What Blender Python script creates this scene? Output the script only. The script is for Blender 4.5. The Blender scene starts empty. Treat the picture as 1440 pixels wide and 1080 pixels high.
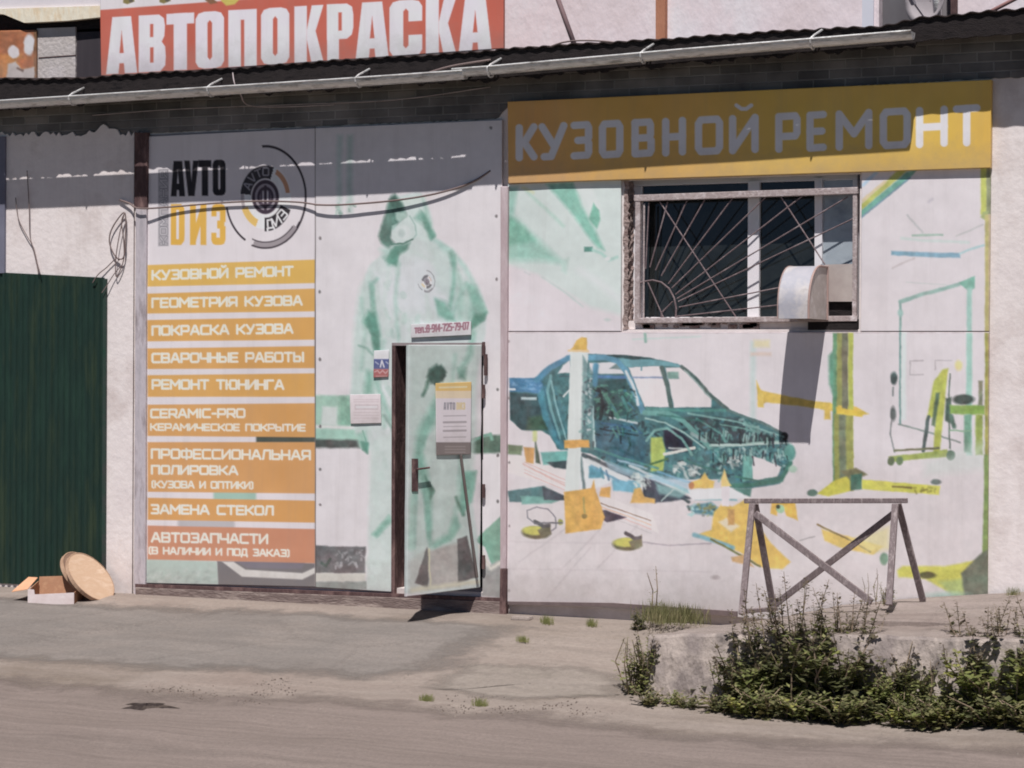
import bpy, bmesh, math, random
import numpy as np
from mathutils import Vector, Matrix

# ------------------------------------------------------------------ camera, world, sun, exposure
S = bpy.context.scene
COL = S.collection
FPX, YAW, PITCH, ROLL = 3300.0, math.radians(24.4), math.atan(25 / 3300.0), 0.006
DIST, EYE = 18.86, 1.99
_f = np.array([-math.sin(YAW) * math.cos(PITCH), math.cos(YAW) * math.cos(PITCH), -math.sin(PITCH)])
_r0 = np.array([math.cos(YAW), math.sin(YAW), 0.0])
_u0 = np.cross(_r0, _f)
_r = _r0 * math.cos(ROLL) + _u0 * math.sin(ROLL)
_u = _u0 * math.cos(ROLL) - _r0 * math.sin(ROLL)
CAM = np.array([DIST * math.sin(YAW), -DIST * math.cos(YAW), EYE])
cd = bpy.data.cameras.new('camera')
cam = bpy.data.objects.new('camera', cd); COL.objects.link(cam)
cd.sensor_fit = 'HORIZONTAL'; cd.sensor_width = 36; cd.lens = 36 * FPX / 1440
cd.clip_start = 0.1; cd.clip_end = 500
cam.matrix_world = Matrix(((_r[0], _u[0], -_f[0], CAM[0]), (_r[1], _u[1], -_f[1], CAM[1]),
                           (_r[2], _u[2], -_f[2], CAM[2]), (0, 0, 0, 1)))
S.camera = cam

SUNV = Vector((-0.28, 1.0, -2.0)).normalized()            # the way the sunlight travels
W = bpy.data.worlds.new('World'); S.world = W; W.use_nodes = True
_n = W.node_tree.nodes; _bg = _n['Background']
_sky = _n.new('ShaderNodeTexSky'); _sky.sky_type = 'NISHITA'; _sky.sun_disc = False
_sky.sun_elevation = math.asin(-SUNV.z); _sky.sun_rotation = math.atan2(-SUNV.x, -SUNV.y)
_sky.air_density = 0.4; _sky.dust_density = 0.0; _sky.ozone_density = 4.0
W.node_tree.links.new(_sky.outputs[0], _bg.inputs[0]); _bg.inputs[1].default_value = 0.05
sl = bpy.data.lights.new('sun', 'SUN'); sl.energy = 4.6; sl.angle = math.radians(0.5); sl.color = (1.0, 0.97, 0.955)
sun = bpy.data.objects.new('sun', sl); COL.objects.link(sun)
sun.rotation_euler = SUNV.to_track_quat('-Z', 'Y').to_euler(); sun.location = (6, -10, 15)
S.view_settings.view_transform = 'Standard'; S.view_settings.look = 'None'
S.view_settings.exposure = 0.07; S.view_settings.gamma = 1.0; S.view_settings.use_curve_mapping = False
S.cycles.filter_width = 1.9
S.cycles.max_bounces = 6

# ------------------------------------------------------------------ picture point -> place
def rays(px, py):
    a = (np.asarray(px, float) - 720) / FPX; b = (540 - np.asarray(py, float)) / FPX
    return a[..., None] * _r + b[..., None] * _u + _f

def P(px, py, d=0.0):
    """point of the facade-parallel plane d metres in front of the wall"""
    v = rays(px, py); t = (-d - CAM[1]) / v[..., 1]
    return CAM + v * t[..., None]

def PL(px, py, p0, n):
    v = rays(px, py); t = ((np.asarray(p0) - CAM) @ n) / (v @ n)
    return CAM + v * t[..., None]

def gz(y):
    return np.interp(-np.asarray(y, float), [-50, 0.25, 0.9, 2.2, 3.4, 5.0, 60], [0, 0, -0.08, -0.28, -0.36, -0.40, -0.5])

def bump(x, y):
    x = np.asarray(x, float); y = np.asarray(y, float)
    b = 0.010 * np.sin(1.7 * x + 0.6 * y) * np.sin(2.1 * y + 0.3) + 0.006 * np.sin(4.3 * x - 2.2 * y + 1) \
        + 0.004 * np.sin(9.1 * x + 5.7 * y) + 0.003 * np.sin(15.3 * y + 1.1 * np.sin(1.3 * x))
    road = np.clip((-y - 2.6) / 1.0, 0, 1)
    b = b + road * 0.012 * np.sin(5.2 * y + 0.5 * np.sin(0.7 * x))
    return b * np.clip((-y - 0.05) / 0.6, 0, 1)

def gh(x, y): return gz(y) + bump(x, y)

def G(px, py):
    v = rays(px, py); lo, hi = 2.0, 40.0
    for _ in range(50):
        m = (lo + hi) / 2; q = CAM + v * m
        if q[2] > gz(q[1]): lo = m
        else: hi = m
    return CAM + v * lo

# ------------------------------------------------------------------ materials
def lin(c):
    c = np.asarray(c, float) / 255
    return np.where(c <= 0.04045, c / 12.92, ((c + 0.055) / 1.055) ** 2.4)
K = 0.80                                  # what a white of 0.8 in the sun shows as
def A(r, g, b, k=K): return tuple(np.minimum(lin((r, g, b)) / k, 0.85))

def mat(name, cols, rough=0.8, scale=3.0, bumps=0.0, bscale=40.0, metal=0.0, stretch=(1, 1, 1), detail=6.0, spec=0.3):
    """colours mixed along a noise, a finer noise for the bump"""
    m = bpy.data.materials.new(name); m.use_nodes = True
    nt = m.node_tree; N = nt.nodes; L = nt.links; b = N['Principled BSDF']
    b.inputs['Roughness'].default_value = rough; b.inputs['Metallic'].default_value = metal
    b.inputs['Specular IOR Level'].default_value = spec
    tc = N.new('ShaderNodeTexCoord'); mp = N.new('ShaderNodeMapping'); mp.inputs['Scale'].default_value = stretch
    L.new(tc.outputs['Object'], mp.inputs[0])
    no = N.new('ShaderNodeTexNoise'); no.inputs['Scale'].default_value = scale; no.inputs['Detail'].default_value = detail
    no.inputs['Roughness'].default_value = 0.65
    L.new(mp.outputs[0], no.inputs['Vector'])
    cr = N.new('ShaderNodeValToRGB'); e = cr.color_ramp.elements
    k = len(cols)
    while len(e) < k: e.new(0.5)
    for i, c in enumerate(cols):
        e[i].position = 0.3 + 0.4 * i / max(1, k - 1); e[i].color = (*c, 1)
    if k == 1: e[1].color = (*cols[0], 1) if len(e) > 1 else e[0].color
    L.new(no.outputs['Fac'], cr.inputs[0]); L.new(cr.outputs[0], b.inputs['Base Color'])
    if bumps:
        n2 = N.new('ShaderNodeTexNoise'); n2.inputs['Scale'].default_value = bscale; n2.inputs['Detail'].default_value = 5
        L.new(mp.outputs[0], n2.inputs['Vector'])
        bp = N.new('ShaderNodeBump'); bp.inputs['Strength'].default_value = bumps; bp.inputs['Distance'].default_value = 0.02
        L.new(n2.outputs['Fac'], bp.inputs['Height']); L.new(bp.outputs[0], b.inputs['Normal'])
    return m

def weather(nt, src, dst, tc, foot=0.38, col=(.30, .255, .225), amount=.40):
    """rain streaks and the mud splashed up from the ground"""
    N = nt.nodes; L = nt.links
    mp = N.new('ShaderNodeMapping'); mp.inputs['Scale'].default_value = (5, 5, .3); L.new(tc.outputs['Object'], mp.inputs[0])
    n1 = N.new('ShaderNodeTexNoise'); n1.inputs['Scale'].default_value = 1.6; n1.inputs['Detail'].default_value = 6; n1.inputs['Roughness'].default_value = .7; L.new(mp.outputs[0], n1.inputs['Vector'])
    r1 = N.new('ShaderNodeMapRange'); r1.inputs[1].default_value = .50; r1.inputs[2].default_value = .78; r1.inputs[3].default_value = 0; r1.inputs[4].default_value = .15; L.new(n1.outputs['Fac'], r1.inputs[0])
    sp = N.new('ShaderNodeSeparateXYZ'); L.new(tc.outputs['Object'], sp.inputs[0])
    n2 = N.new('ShaderNodeTexNoise'); n2.inputs['Scale'].default_value = 7; n2.inputs['Detail'].default_value = 8; n2.inputs['Roughness'].default_value = .75; L.new(tc.outputs['Object'], n2.inputs['Vector'])
    ra = N.new('ShaderNodeMapRange'); ra.inputs[1].default_value = 0; ra.inputs[2].default_value = foot; ra.inputs[3].default_value = .42; ra.inputs[4].default_value = -.25; L.new(sp.outputs['Z'], ra.inputs[0])
    ad = N.new('ShaderNodeMath'); ad.operation = 'ADD'; L.new(ra.outputs[0], ad.inputs[0]); L.new(n2.outputs['Fac'], ad.inputs[1])
    r2 = N.new('ShaderNodeMapRange'); r2.inputs[1].default_value = .45; r2.inputs[2].default_value = 1.0; r2.inputs[3].default_value = 0; r2.inputs[4].default_value = amount; L.new(ad.outputs[0], r2.inputs[0])
    mxm = N.new('ShaderNodeMath'); mxm.operation = 'MAXIMUM'; L.new(r1.outputs[0], mxm.inputs[0]); L.new(r2.outputs[0], mxm.inputs[1])
    m = N.new('ShaderNodeMixRGB'); m.inputs[2].default_value = (*col, 1); L.new(mxm.outputs[0], m.inputs[0]); L.new(src, m.inputs[1]); L.new(m.outputs[0], dst)

def print_mat(name, rough=0.55):
    """a printed sheet: the print from the mesh, thinned by dust and streaks"""
    m = bpy.data.materials.new(name); m.use_nodes = True
    nt = m.node_tree; N = nt.nodes; L = nt.links; b = N['Principled BSDF']
    b.inputs['Roughness'].default_value = rough; b.inputs['Specular IOR Level'].default_value = 0.25
    at = N.new('ShaderNodeAttribute'); at.attribute_name = 'print'
    tc = N.new('ShaderNodeTexCoord'); mp = N.new('ShaderNodeMapping'); mp.inputs['Scale'].default_value = (2.2, 2.2, 0.7)
    L.new(tc.outputs['Object'], mp.inputs[0])
    no = N.new('ShaderNodeTexNoise'); no.inputs['Scale'].default_value = 2.0; no.inputs['Detail'].default_value = 8
    no.inputs['Roughness'].default_value = 0.7
    L.new(mp.outputs[0], no.inputs['Vector'])
    mr = N.new('ShaderNodeMapRange'); mr.inputs[1].default_value = 0.35; mr.inputs[2].default_value = 0.75
    mr.inputs[3].default_value = 0.0; mr.inputs[4].default_value = 0.09
    L.new(no.outputs['Fac'], mr.inputs[0])
    mx = N.new('ShaderNodeMixRGB'); mx.inputs[2].default_value = (0.42, 0.37, 0.34, 1)
    L.new(mr.outputs[0], mx.inputs[0]); L.new(at.outputs['Color'], mx.inputs[1])
    weather(nt, mx.outputs[0], b.inputs['Base Color'], tc)
    return m

def brick_mat(name, c1, c2, mortar):
    m = bpy.data.materials.new(name); m.use_nodes = True
    nt = m.node_tree; N = nt.nodes; L = nt.links; b = N['Principled BSDF']; b.inputs['Roughness'].default_value = 0.9
    tc = N.new('ShaderNodeTexCoord'); sp = N.new('ShaderNodeSeparateXYZ'); cb = N.new('ShaderNodeCombineXYZ')
    L.new(tc.outputs['Object'], sp.inputs[0]); L.new(sp.outputs['X'], cb.inputs['X']); L.new(sp.outputs['Z'], cb.inputs['Y'])
    br = N.new('ShaderNodeTexBrick'); br.inputs['Scale'].default_value = 1.0
    br.inputs['Brick Width'].default_value = 0.25; br.inputs['Row Height'].default_value = 0.072
    br.inputs['Mortar Size'].default_value = 0.008; br.inputs['Mortar Smooth'].default_value = 0.4
    br.inputs['Color1'].default_value = (*c1, 1); br.inputs['Color2'].default_value = (*c2, 1); br.inputs['Mortar'].default_value = (*mortar, 1)
    no = N.new('ShaderNodeTexNoise'); no.inputs['Scale'].default_value = 2.5; no.inputs['Detail'].default_value = 7
    L.new(tc.outputs['Object'], no.inputs['Vector'])
    mr = N.new('ShaderNodeMapRange'); mr.inputs[1].default_value = 0.3; mr.inputs[2].default_value = 0.7; mr.inputs[3].default_value = 0.55; mr.inputs[4].default_value = 1.6
    L.new(no.outputs['Fac'], mr.inputs[0])
    mx = N.new('ShaderNodeMixRGB'); mx.blend_type = 'MULTIPLY'; mx.inputs[0].default_value = 1
    L.new(cb.outputs[0], br.inputs['Vector']); L.new(br.outputs['Color'], mx.inputs[1]); L.new(mr.outputs[0], mx.inputs[2])
    L.new(mx.outputs[0], b.inputs['Base Color'])
    bp = N.new('ShaderNodeBump'); bp.inputs['Strength'].default_value = 0.6; bp.inputs['Distance'].default_value = 0.012; bp.invert = True
    L.new(br.outputs['Fac'], bp.inputs['Height']); L.new(bp.outputs[0], b.inputs['Normal'])
    return m

# ------------------------------------------------------------------ objects
def tag(o, label=None, cat=None, group=None, kind=None):
    if label: o['label'] = label
    if cat: o['category'] = cat
    if group: o['group'] = group
    if kind: o['kind'] = kind
    return o

def thing(name, label, cat, loc, group=None):
    o = bpy.data.objects.new(name, None); COL.objects.link(o)
    o.location = [float(v) for v in loc]; o.empty_display_size = 0.2
    return tag(o, label, cat, group)

class MB:
    def __init__(s): s.v = []; s.f = []; s.m = []; s.cur = 0
    def pts(s, L):
        i = len(s.v); s.v += [tuple(map(float, p)) for p in L]; return i
    def face(s, ids): s.f.append(tuple(ids)); s.m.append(s.cur)
    def box(s, x0, x1, y0, y1, z0, z1):
        i = s.pts([(x0, y0, z0), (x1, y0, z0), (x1, y1, z0), (x0, y1, z0), (x0, y0, z1), (x1, y0, z1), (x1, y1, z1), (x0, y1, z1)])
        for q in ((0, 3, 2, 1), (4, 5, 6, 7), (0, 1, 5, 4), (1, 2, 6, 5), (2, 3, 7, 6), (3, 0, 4, 7)): s.face([i + k for k in q])
        return s
    def slab(s, front, depth, dirn=(0, 1, 0)):
        """a polygon of points and its copy depth further along dirn"""
        n = len(front); dv = np.asarray(dirn, float) * depth
        i = s.pts(front); j = s.pts([np.asarray(p) + dv for p in front])
        s.face(range(i, i + n)); s.face(range(j + n - 1, j - 1, -1))
        for k in range(n):
            l = (k + 1) % n; s.face((i + k, j + k, j + l, i + l))
        return s
    def px(s, poly, d, depth):
        """polygon given on the photograph, at d in front of the wall, depth thick towards the wall"""
        return s.slab([P(x, y, d) for x, y in poly], depth)
    def tube(s, path, r, n=7, cap=True):
        path = [np.asarray(p, float) for p in path]; m = len(path)
        rr = r if hasattr(r, '__len__') else [r] * m
        t0 = path[1] - path[0]; t0 = t0 / np.linalg.norm(t0)
        ref = np.array([0, 0, 1.0]) if abs(t0[2]) < 0.9 else np.array([1.0, 0, 0])
        u = np.cross(t0, ref); u /= np.linalg.norm(u)
        rings = []
        for k in range(m):
            t = path[min(k + 1, m - 1)] - path[max(k - 1, 0)]; t = t / (np.linalg.norm(t) + 1e-9)
            u = u - t * (u @ t); u /= (np.linalg.norm(u) + 1e-9); w = np.cross(t, u)
            rings.append(s.pts([path[k] + rr[k] * (math.cos(a) * u + math.sin(a) * w) for a in np.linspace(0, 2 * math.pi, n, endpoint=False)]))
        for a, b in zip(rings[:-1], rings[1:]):
            for k in range(n): s.face((a + k, a + (k + 1) % n, b + (k + 1) % n, b + k))
        if cap:
            s.face([rings[0] + k for k in range(n - 1, -1, -1)]); s.face([rings[-1] + k for k in range(n)])
        return s
    def bar(s, a, b, w, h, up=(0, 0, 1)):
        """a square bar from a to b"""
        a = np.asarray(a, float); b = np.asarray(b, float); t = (b - a) / np.linalg.norm(b - a)
        u = np.asarray(up, float); u = u - t * (u @ t)
        if np.linalg.norm(u) < 1e-3: u = np.array([0, 1.0, 0]) - t * t[1]
        u /= np.linalg.norm(u); q = np.cross(t, u)
        c = [(-1, -1), (1, -1), (1, 1), (-1, 1)]
        i = s.pts([a + q * w / 2 * x + u * h / 2 * y for x, y in c]); j = s.pts([b + q * w / 2 * x + u * h / 2 * y for x, y in c])
        s.face((i + 3, i + 2, i + 1, i)); s.face((j, j + 1, j + 2, j + 3))
        for k in range(4):
            l = (k + 1) % 4; s.face((i + k, i + l, j + l, j + k))
        return s
    def grid(s, pts):
        """pts[r][c] -> quads"""
        R = len(pts); C = len(pts[0]); i = s.pts([p for row in pts for p in row])
        for r in range(R - 1):
            for c in range(C - 1): s.face((i + r * C + c, i + r * C + c + 1, i + (r + 1) * C + c + 1, i + (r + 1) * C + c))
        return s
    def build(s, name, mats, parent=None, label=None, cat=None, group=None, kind=None, bevel=0, smooth=False, loc=None):
        if not isinstance(mats, (list, tuple)): mats = [mats]
        L = np.array(parent.location) if parent is not None and parent.type == 'EMPTY' else np.zeros(3)
        V = np.array(s.v)
        if parent is not None and parent.type != 'EMPTY': L = np.array(parent['_o'])
        if parent is None:
            L = np.array(loc, float) if loc is not None else np.array([V[:, 0].mean(), V[:, 1].mean(), V[:, 2].min()])
        me = bpy.data.meshes.new(name); me.from_pydata([tuple(p) for p in (V - L)], [], s.f); me.update()
        for m_ in mats: me.materials.append(m_)
        if len(mats) > 1: me.polygons.foreach_set('material_index', s.m)
        if smooth: me.polygons.foreach_set('use_smooth', [True] * len(s.f))
        bm = bmesh.new(); bm.from_mesh(me); bmesh.ops.recalc_face_normals(bm, faces=bm.faces); bm.to_mesh(me); bm.free()
        o = bpy.data.objects.new(name, me); COL.objects.link(o)
        o['_o'] = [float(v) for v in L]
        if parent is not None: o.parent = parent
        else: o.location = L
        if bevel:
            b = o.modifiers.new('edge', 'BEVEL'); b.width = bevel; b.segments = 2; b.limit_method = 'ANGLE'
        return tag(o, label, cat, group, kind)

# ------------------------------------------------------------------ printing
def smooth_noise(X, Y, sc, seed):
    r = np.random.RandomState(seed); out = np.zeros_like(X)
    for k in range(6):
        a = r.uniform(0, 6.28); f = (0.6 + 0.9 * r.rand()) / sc
        out += np.sin((X * math.cos(a) + Y * math.sin(a)) * f * 6.28 + r.uniform(0, 6.28))
    return out / 3.0

def vnoise(X, Y, sc, seed):
    """cloudy noise between about -1 and 1, without any repeat"""
    T = np.random.RandomState(seed).rand(256, 256) * 2 - 1; out = 0
    for k, (f, a) in enumerate(((1, 1.0), (2.1, .55), (4.3, .3))):
        x = X / sc * f + 17.3 * k; y = Y / sc * f + 5.1 * k; xi = np.floor(x).astype(int); yi = np.floor(y).astype(int); fx = x - xi; fy = y - yi
        fx = fx * fx * (3 - 2 * fx); fy = fy * fy * (3 - 2 * fy); x0, x1, y0, y1 = xi % 256, (xi + 1) % 256, yi % 256, (yi + 1) % 256
        out = out + a * ((T[y0, x0] * (1 - fx) + T[y0, x1] * fx) * (1 - fy) + (T[y1, x0] * (1 - fx) + T[y1, x1] * fx) * fy)
    return out / 1.1

class Canvas:
    """a print, drawn in flat shapes with soft edges"""
    def __init__(s, X, Y, base):
        s.X = X.ravel(); s.Y = Y.ravel(); s.C = np.tile(np.array(base, float), (s.X.size, 1)); s.k = 1.0
    def sel(s, x0, x1, y0, y1): return np.nonzero((s.X > x0) & (s.X < x1) & (s.Y > y0) & (s.Y < y1))[0]
    def mix(s, i, a, col):
        a = a[:, None]; s.C[i] = s.C[i] * (1 - a) + np.array(col, float) * a
    def poly(s, pts, col, soft=1.4, op=1.0):
        soft = soft * s.k if soft > 2.6 else soft
        p = np.array(pts, float); m = soft + 1
        i = s.sel(p[:, 0].min() - m, p[:, 0].max() + m, p[:, 1].min() - m, p[:, 1].max() + m)
        if not len(i): return s
        x = s.X[i]; y = s.Y[i]; ins = np.zeros(len(i), bool); d2 = np.full(len(i), 1e9)
        for (ax, ay), (bx, by) in zip(p, np.roll(p, -1, 0)):
            c = (ay > y) != (by > y)
            with np.errstate(divide='ignore', invalid='ignore'):
                ins ^= c & (x < (bx - ax) * (y - ay) / (by - ay) + ax)
            vx, vy = bx - ax, by - ay; t = np.clip(((x - ax) * vx + (y - ay) * vy) / (vx * vx + vy * vy + 1e-9), 0, 1)
            d2 = np.minimum(d2, (x - ax - t * vx) ** 2 + (y - ay - t * vy) ** 2)
        sd = np.sqrt(d2) * np.where(ins, 1, -1)
        s.mix(i, np.clip(0.5 + sd / soft, 0, 1) * op, col); return s
    def line(s, pts, w, col, soft=1.2, op=1.0):
        soft = soft * s.k if soft > 2.6 else soft
        p = np.array(pts, float); m = w / 2 + soft + 1
        i = s.sel(p[:, 0].min() - m, p[:, 0].max() + m, p[:, 1].min() - m, p[:, 1].max() + m)
        if not len(i): return s
        x = s.X[i]; y = s.Y[i]; d2 = np.full(len(i), 1e9)
        for (ax, ay), (bx, by) in zip(p[:-1], p[1:]):
            vx, vy = bx - ax, by - ay; t = np.clip(((x - ax) * vx + (y - ay) * vy) / (vx * vx + vy * vy + 1e-9), 0, 1)
            d2 = np.minimum(d2, (x - ax - t * vx) ** 2 + (y - ay - t * vy) ** 2)
        s.mix(i, np.clip(0.5 + (w / 2 - np.sqrt(d2)) / soft, 0, 1) * op, col); return s
    def ell(s, cx, cy, rx, ry, col, soft=1.4, op=1.0, r0=0.0, a0=None, a1=None):
        """ellipse, ring (r0 = inner share) or sector between a0 and a1 degrees (clockwise from the right)"""
        m = soft + 1; i = s.sel(cx - rx - m, cx + rx + m, cy - ry - m, cy + ry + m)
        if not len(i): return s
        x = (s.X[i] - cx) / rx; y = (s.Y[i] - cy) / ry; q = np.hypot(x, y); k = min(rx, ry) / soft
        a = np.clip(0.5 + (1 - q) * k, 0, 1)
        if r0: a = a * np.clip(0.5 + (q - r0) * k, 0, 1)
        if a0 is not None:
            th = (np.degrees(np.arctan2(y, x)) - a0) % 360; a = a * (th < (a1 - a0))
        s.mix(i, a * op, col); return s
    def rect(s, x0, y0, x1, y1, col, soft=1.2, op=1.0): return s.poly([(x0, y0), (x1, y0), (x1, y1), (x0, y1)], col, soft, op)
    def speck(s, poly, cols, n, size, seed, op=0.8, ang=None):
        rnd = random.Random(seed); p = np.array(poly, float); x0, y0 = p.min(0); x1, y1 = p.max(0); k = 0
        while k < n:
            x = rnd.uniform(x0, x1); y = rnd.uniform(y0, y1); ins = False
            for (ax, ay), (bx, by) in zip(p, np.roll(p, -1, 0)):
                if (ay > y) != (by > y) and x < (bx - ax) * (y - ay) / (by - ay) + ax: ins = not ins
            if not ins: continue
            a = rnd.gauss(ang, 0.35) if ang is not None else rnd.uniform(0, 3.14); l = size * rnd.uniform(0.3, 1.5)
            s.line([(x, y), (x + l * math.cos(a), y + l * math.sin(a))], size * rnd.uniform(0.35, 1.0), rnd.choice(cols), 2.3, op * rnd.uniform(0.5, 1)); k += 1
        return s

GL = {  # letters as strokes in a unit box, y downwards, and how wide each is
 'К': (1, [[(0, 0), (0, 1)], [(1, 0), (.35, .5), (1, 1)], [(0, .5), (.35, .5)]]), 'У': (1, [[(0, 0), (.52, .62)], [(1, 0), (.42, 1), (.1, 1)]]),
 'З': (.95, [[(.05, 0), (.9, 0), (1, .1), (1, .42), (.9, .5), (.3, .5)], [(.9, .5), (1, .6), (1, .9), (.9, 1), (.05, 1)]]),
 'О': (1.05, [[(.12, 0), (.88, 0), (1, .12), (1, .88), (.88, 1), (.12, 1), (0, .88), (0, .12), (.12, 0)]]),
 'В': (1, [[(0, 0), (.88, 0), (.96, .1), (.96, .4), (.88, .5), (0, .5)], [(.88, .5), (1, .6), (1, .9), (.9, 1), (0, 1), (0, 0)]]),
 'Н': (1, [[(0, 0), (0, 1)], [(1, 0), (1, 1)], [(0, .5), (1, .5)]]), 'И': (1, [[(0, 0), (0, 1), (1, 0), (1, 1)]]),
 'Й': (1, [[(0, 0), (0, 1), (1, 0), (1, 1)], [(.25, -.34), (.42, -.23), (.58, -.23), (.75, -.34)]]),
 'Р': (1, [[(0, 1), (0, 0), (.9, 0), (1, .1), (1, .52), (.9, .62), (0, .62)]]), 'Е': (.9, [[(1, 0), (0, 0), (0, 1), (1, 1)], [(0, .5), (.9, .5)]]),
 'М': (1.2, [[(0, 1), (0, 0), (.5, .62), (1, 0), (1, 1)]]), 'Т': (1, [[(0, 0), (1, 0)], [(.5, 0), (.5, 1)]]), 'Г': (.85, [[(0, 1), (0, 0), (1, 0)]]),
 'Я': (1, [[(1, 1), (1, 0), (.1, 0), (0, .1), (0, .52), (.1, .62), (1, .62)], [(.45, .62), (0, 1)]]), 'П': (1, [[(0, 1), (0, 0), (1, 0), (1, 1)]]),
 'А': (1.1, [[(0, 1), (.42, 0), (.58, 0), (1, 1)], [(.2, .68), (.8, .68)]]), 'С': (1, [[(1, 0), (.12, 0), (0, .12), (0, .88), (.12, 1), (1, 1)]]),
 'Ч': (1, [[(0, 0), (0, .5), (.1, .6), (1, .6)], [(1, 0), (1, 1)]]), 'Ы': (1.25, [[(0, 0), (0, 1), (.6, 1), (.68, .9), (.68, .55), (.6, .45), (0, .45)], [(1, 0), (1, 1)]]),
 'Ь': (.95, [[(0, 0), (0, 1), (.9, 1), (1, .9), (1, .55), (.9, .45), (0, .45)]]), 'Б': (1, [[(.95, 0), (0, 0), (0, 1), (.9, 1), (1, .9), (1, .55), (.9, .45), (0, .45)]]),
 'Ю': (1.4, [[(0, 0), (0, 1)], [(0, .5), (.35, .5)], [(.35, .1), (.42, 0), (.93, 0), (1, .1), (1, .9), (.93, 1), (.42, 1), (.35, .9), (.35, .1)]]),
 'Л': (1, [[(0, 1), (.08, .95), (.22, 0), (1, 0), (1, 1)]]), 'Д': (1.1, [[(0, 1.2), (0, .95), (1, .95), (1, 1.2)], [(.12, .95), (.25, 0), (.88, 0), (.88, .95)]]),
 'Ф': (1.3, [[(.5, -.08), (.5, 1.08)], [(.1, .12), (.9, .12), (1, .2), (1, .8), (.9, .88), (.1, .88), (0, .8), (0, .2), (.1, .12)]]),
 'I': (.15, [[(.5, 0), (.5, 1)]]), '-': (.5, [[(.05, .55), (.95, .55)]]), '(': (.35, [[(1, -.05), (.3, .08), (.3, .95), (1, 1.08)]]), ')': (.35, [[(0, -.05), (.7, .08), (.7, .95), (0, 1.08)]]),
 'R': (1, [[(0, 1), (0, 0), (.9, 0), (1, .1), (1, .5), (.9, .6), (0, .6)], [(.55, .6), (1, 1)]]), '.': (.2, [[(.4, .95), (.6, .95)]]), ':': (.2, [[(.5, .4), (.5, .45)], [(.5, .95), (.5, 1)]]),
 'V': (1, [[(0, 0), (.45, 1), (.55, 1), (1, 0)]]), 'D': (1, [[(0, 0), (0, 1), (.75, 1), (1, .8), (1, .2), (.75, 0), (0, 0)]]),
 '0': (.85, [[(.2, 0), (.8, 0), (1, .2), (1, .8), (.8, 1), (.2, 1), (0, .8), (0, .2), (.2, 0)]]), '1': (.5, [[(.1, .25), (.6, 0), (.6, 1)]]),
 '2': (.85, [[(0, .2), (.2, 0), (.8, 0), (1, .2), (1, .4), (0, 1), (1, 1)]]), '4': (.85, [[(.75, 1), (.75, 0), (0, .7), (1, .7)]]),
 '5': (.85, [[(1, 0), (.1, 0), (.05, .45), (.8, .45), (1, .6), (1, .85), (.8, 1), (0, 1)]]), '7': (.85, [[(0, 0), (1, 0), (.4, 1)]]),
 '8': (.85, [[(.2, 0), (.8, 0), (.95, .12), (.95, .38), (.8, .48), (.2, .48), (.05, .38), (.05, .12), (.2, 0)], [(.2, .48), (0, .6), (0, .88), (.2, 1), (.8, 1), (1, .88), (1, .6), (.8, .48)]]),
 '9': (.85, [[(1, .4), (.8, .55), (.2, .55), (0, .4), (0, .15), (.2, 0), (.8, 0), (1, .15), (1, .7), (.7, 1), (.15, 1)]]),
 'т': (.8, [[(0, .3), (1, .3)], [(.5, .3), (.5, 1)]]), 'е': (.8, [[(0, .65), (1, .65), (1, .4), (.8, .3), (.2, .3), (0, .45), (0, .85), (.2, 1), (.9, 1)]]), 'л': (.8, [[(0, 1), (.25, .3), (1, .3), (1, 1)]]),
}
for _a, _b in zip('CEAMOPTH', 'СЕАМОРТН'): GL[_a] = GL[_b]

def text(c, t, x0, y0, x1, y1, h, w, col, gap=0.32, slant=0.0, op=1.0, soft=1.2):
    """letters from (x0,y0) to (x1,y1), the middle line of capitals h tall drawn w wide"""
    adv = [(0.6 if ch == ' ' else GL[ch][0]) for ch in t]
    tot = sum(adv) + gap * (len(t) - 1); dx, dy = x1 - x0, y1 - y0; q = 0.0
    hh = h - w
    for ch, a in zip(t, adv):
        if ch != ' ':
            for st in GL[ch][1]:
                pts = []
                for gx, gy in st:
                    s_ = (q + gx * a) / tot
                    pts.append((x0 + w / 2 + (dx - w) * s_ - slant * (gy - .5) * h, y0 + dy * s_ + (gy - .5) * hh))
                c.line(pts, w, col, soft, op)
        q += a + gap
    return c

def quad_grid(q, res):
    (ax, ay), (bx, by), (cx, cy), (dx, dy) = q
    n = max(4, int(max(math.hypot(bx - ax, by - ay), math.hypot(cx - dx, cy - dy)) / res)) + 1
    m = max(4, int(max(math.hypot(dx - ax, dy - ay), math.hypot(cx - bx, cy - by)) / res)) + 1
    s, t = np.meshgrid(np.linspace(0, 1, n), np.linspace(0, 1, m))
    X = ax * (1 - s) * (1 - t) + bx * s * (1 - t) + cx * s * t + dx * (1 - s) * t
    Y = ay * (1 - s) * (1 - t) + by * s * (1 - t) + cy * s * t + dy * (1 - s) * t
    return X, Y

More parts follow.
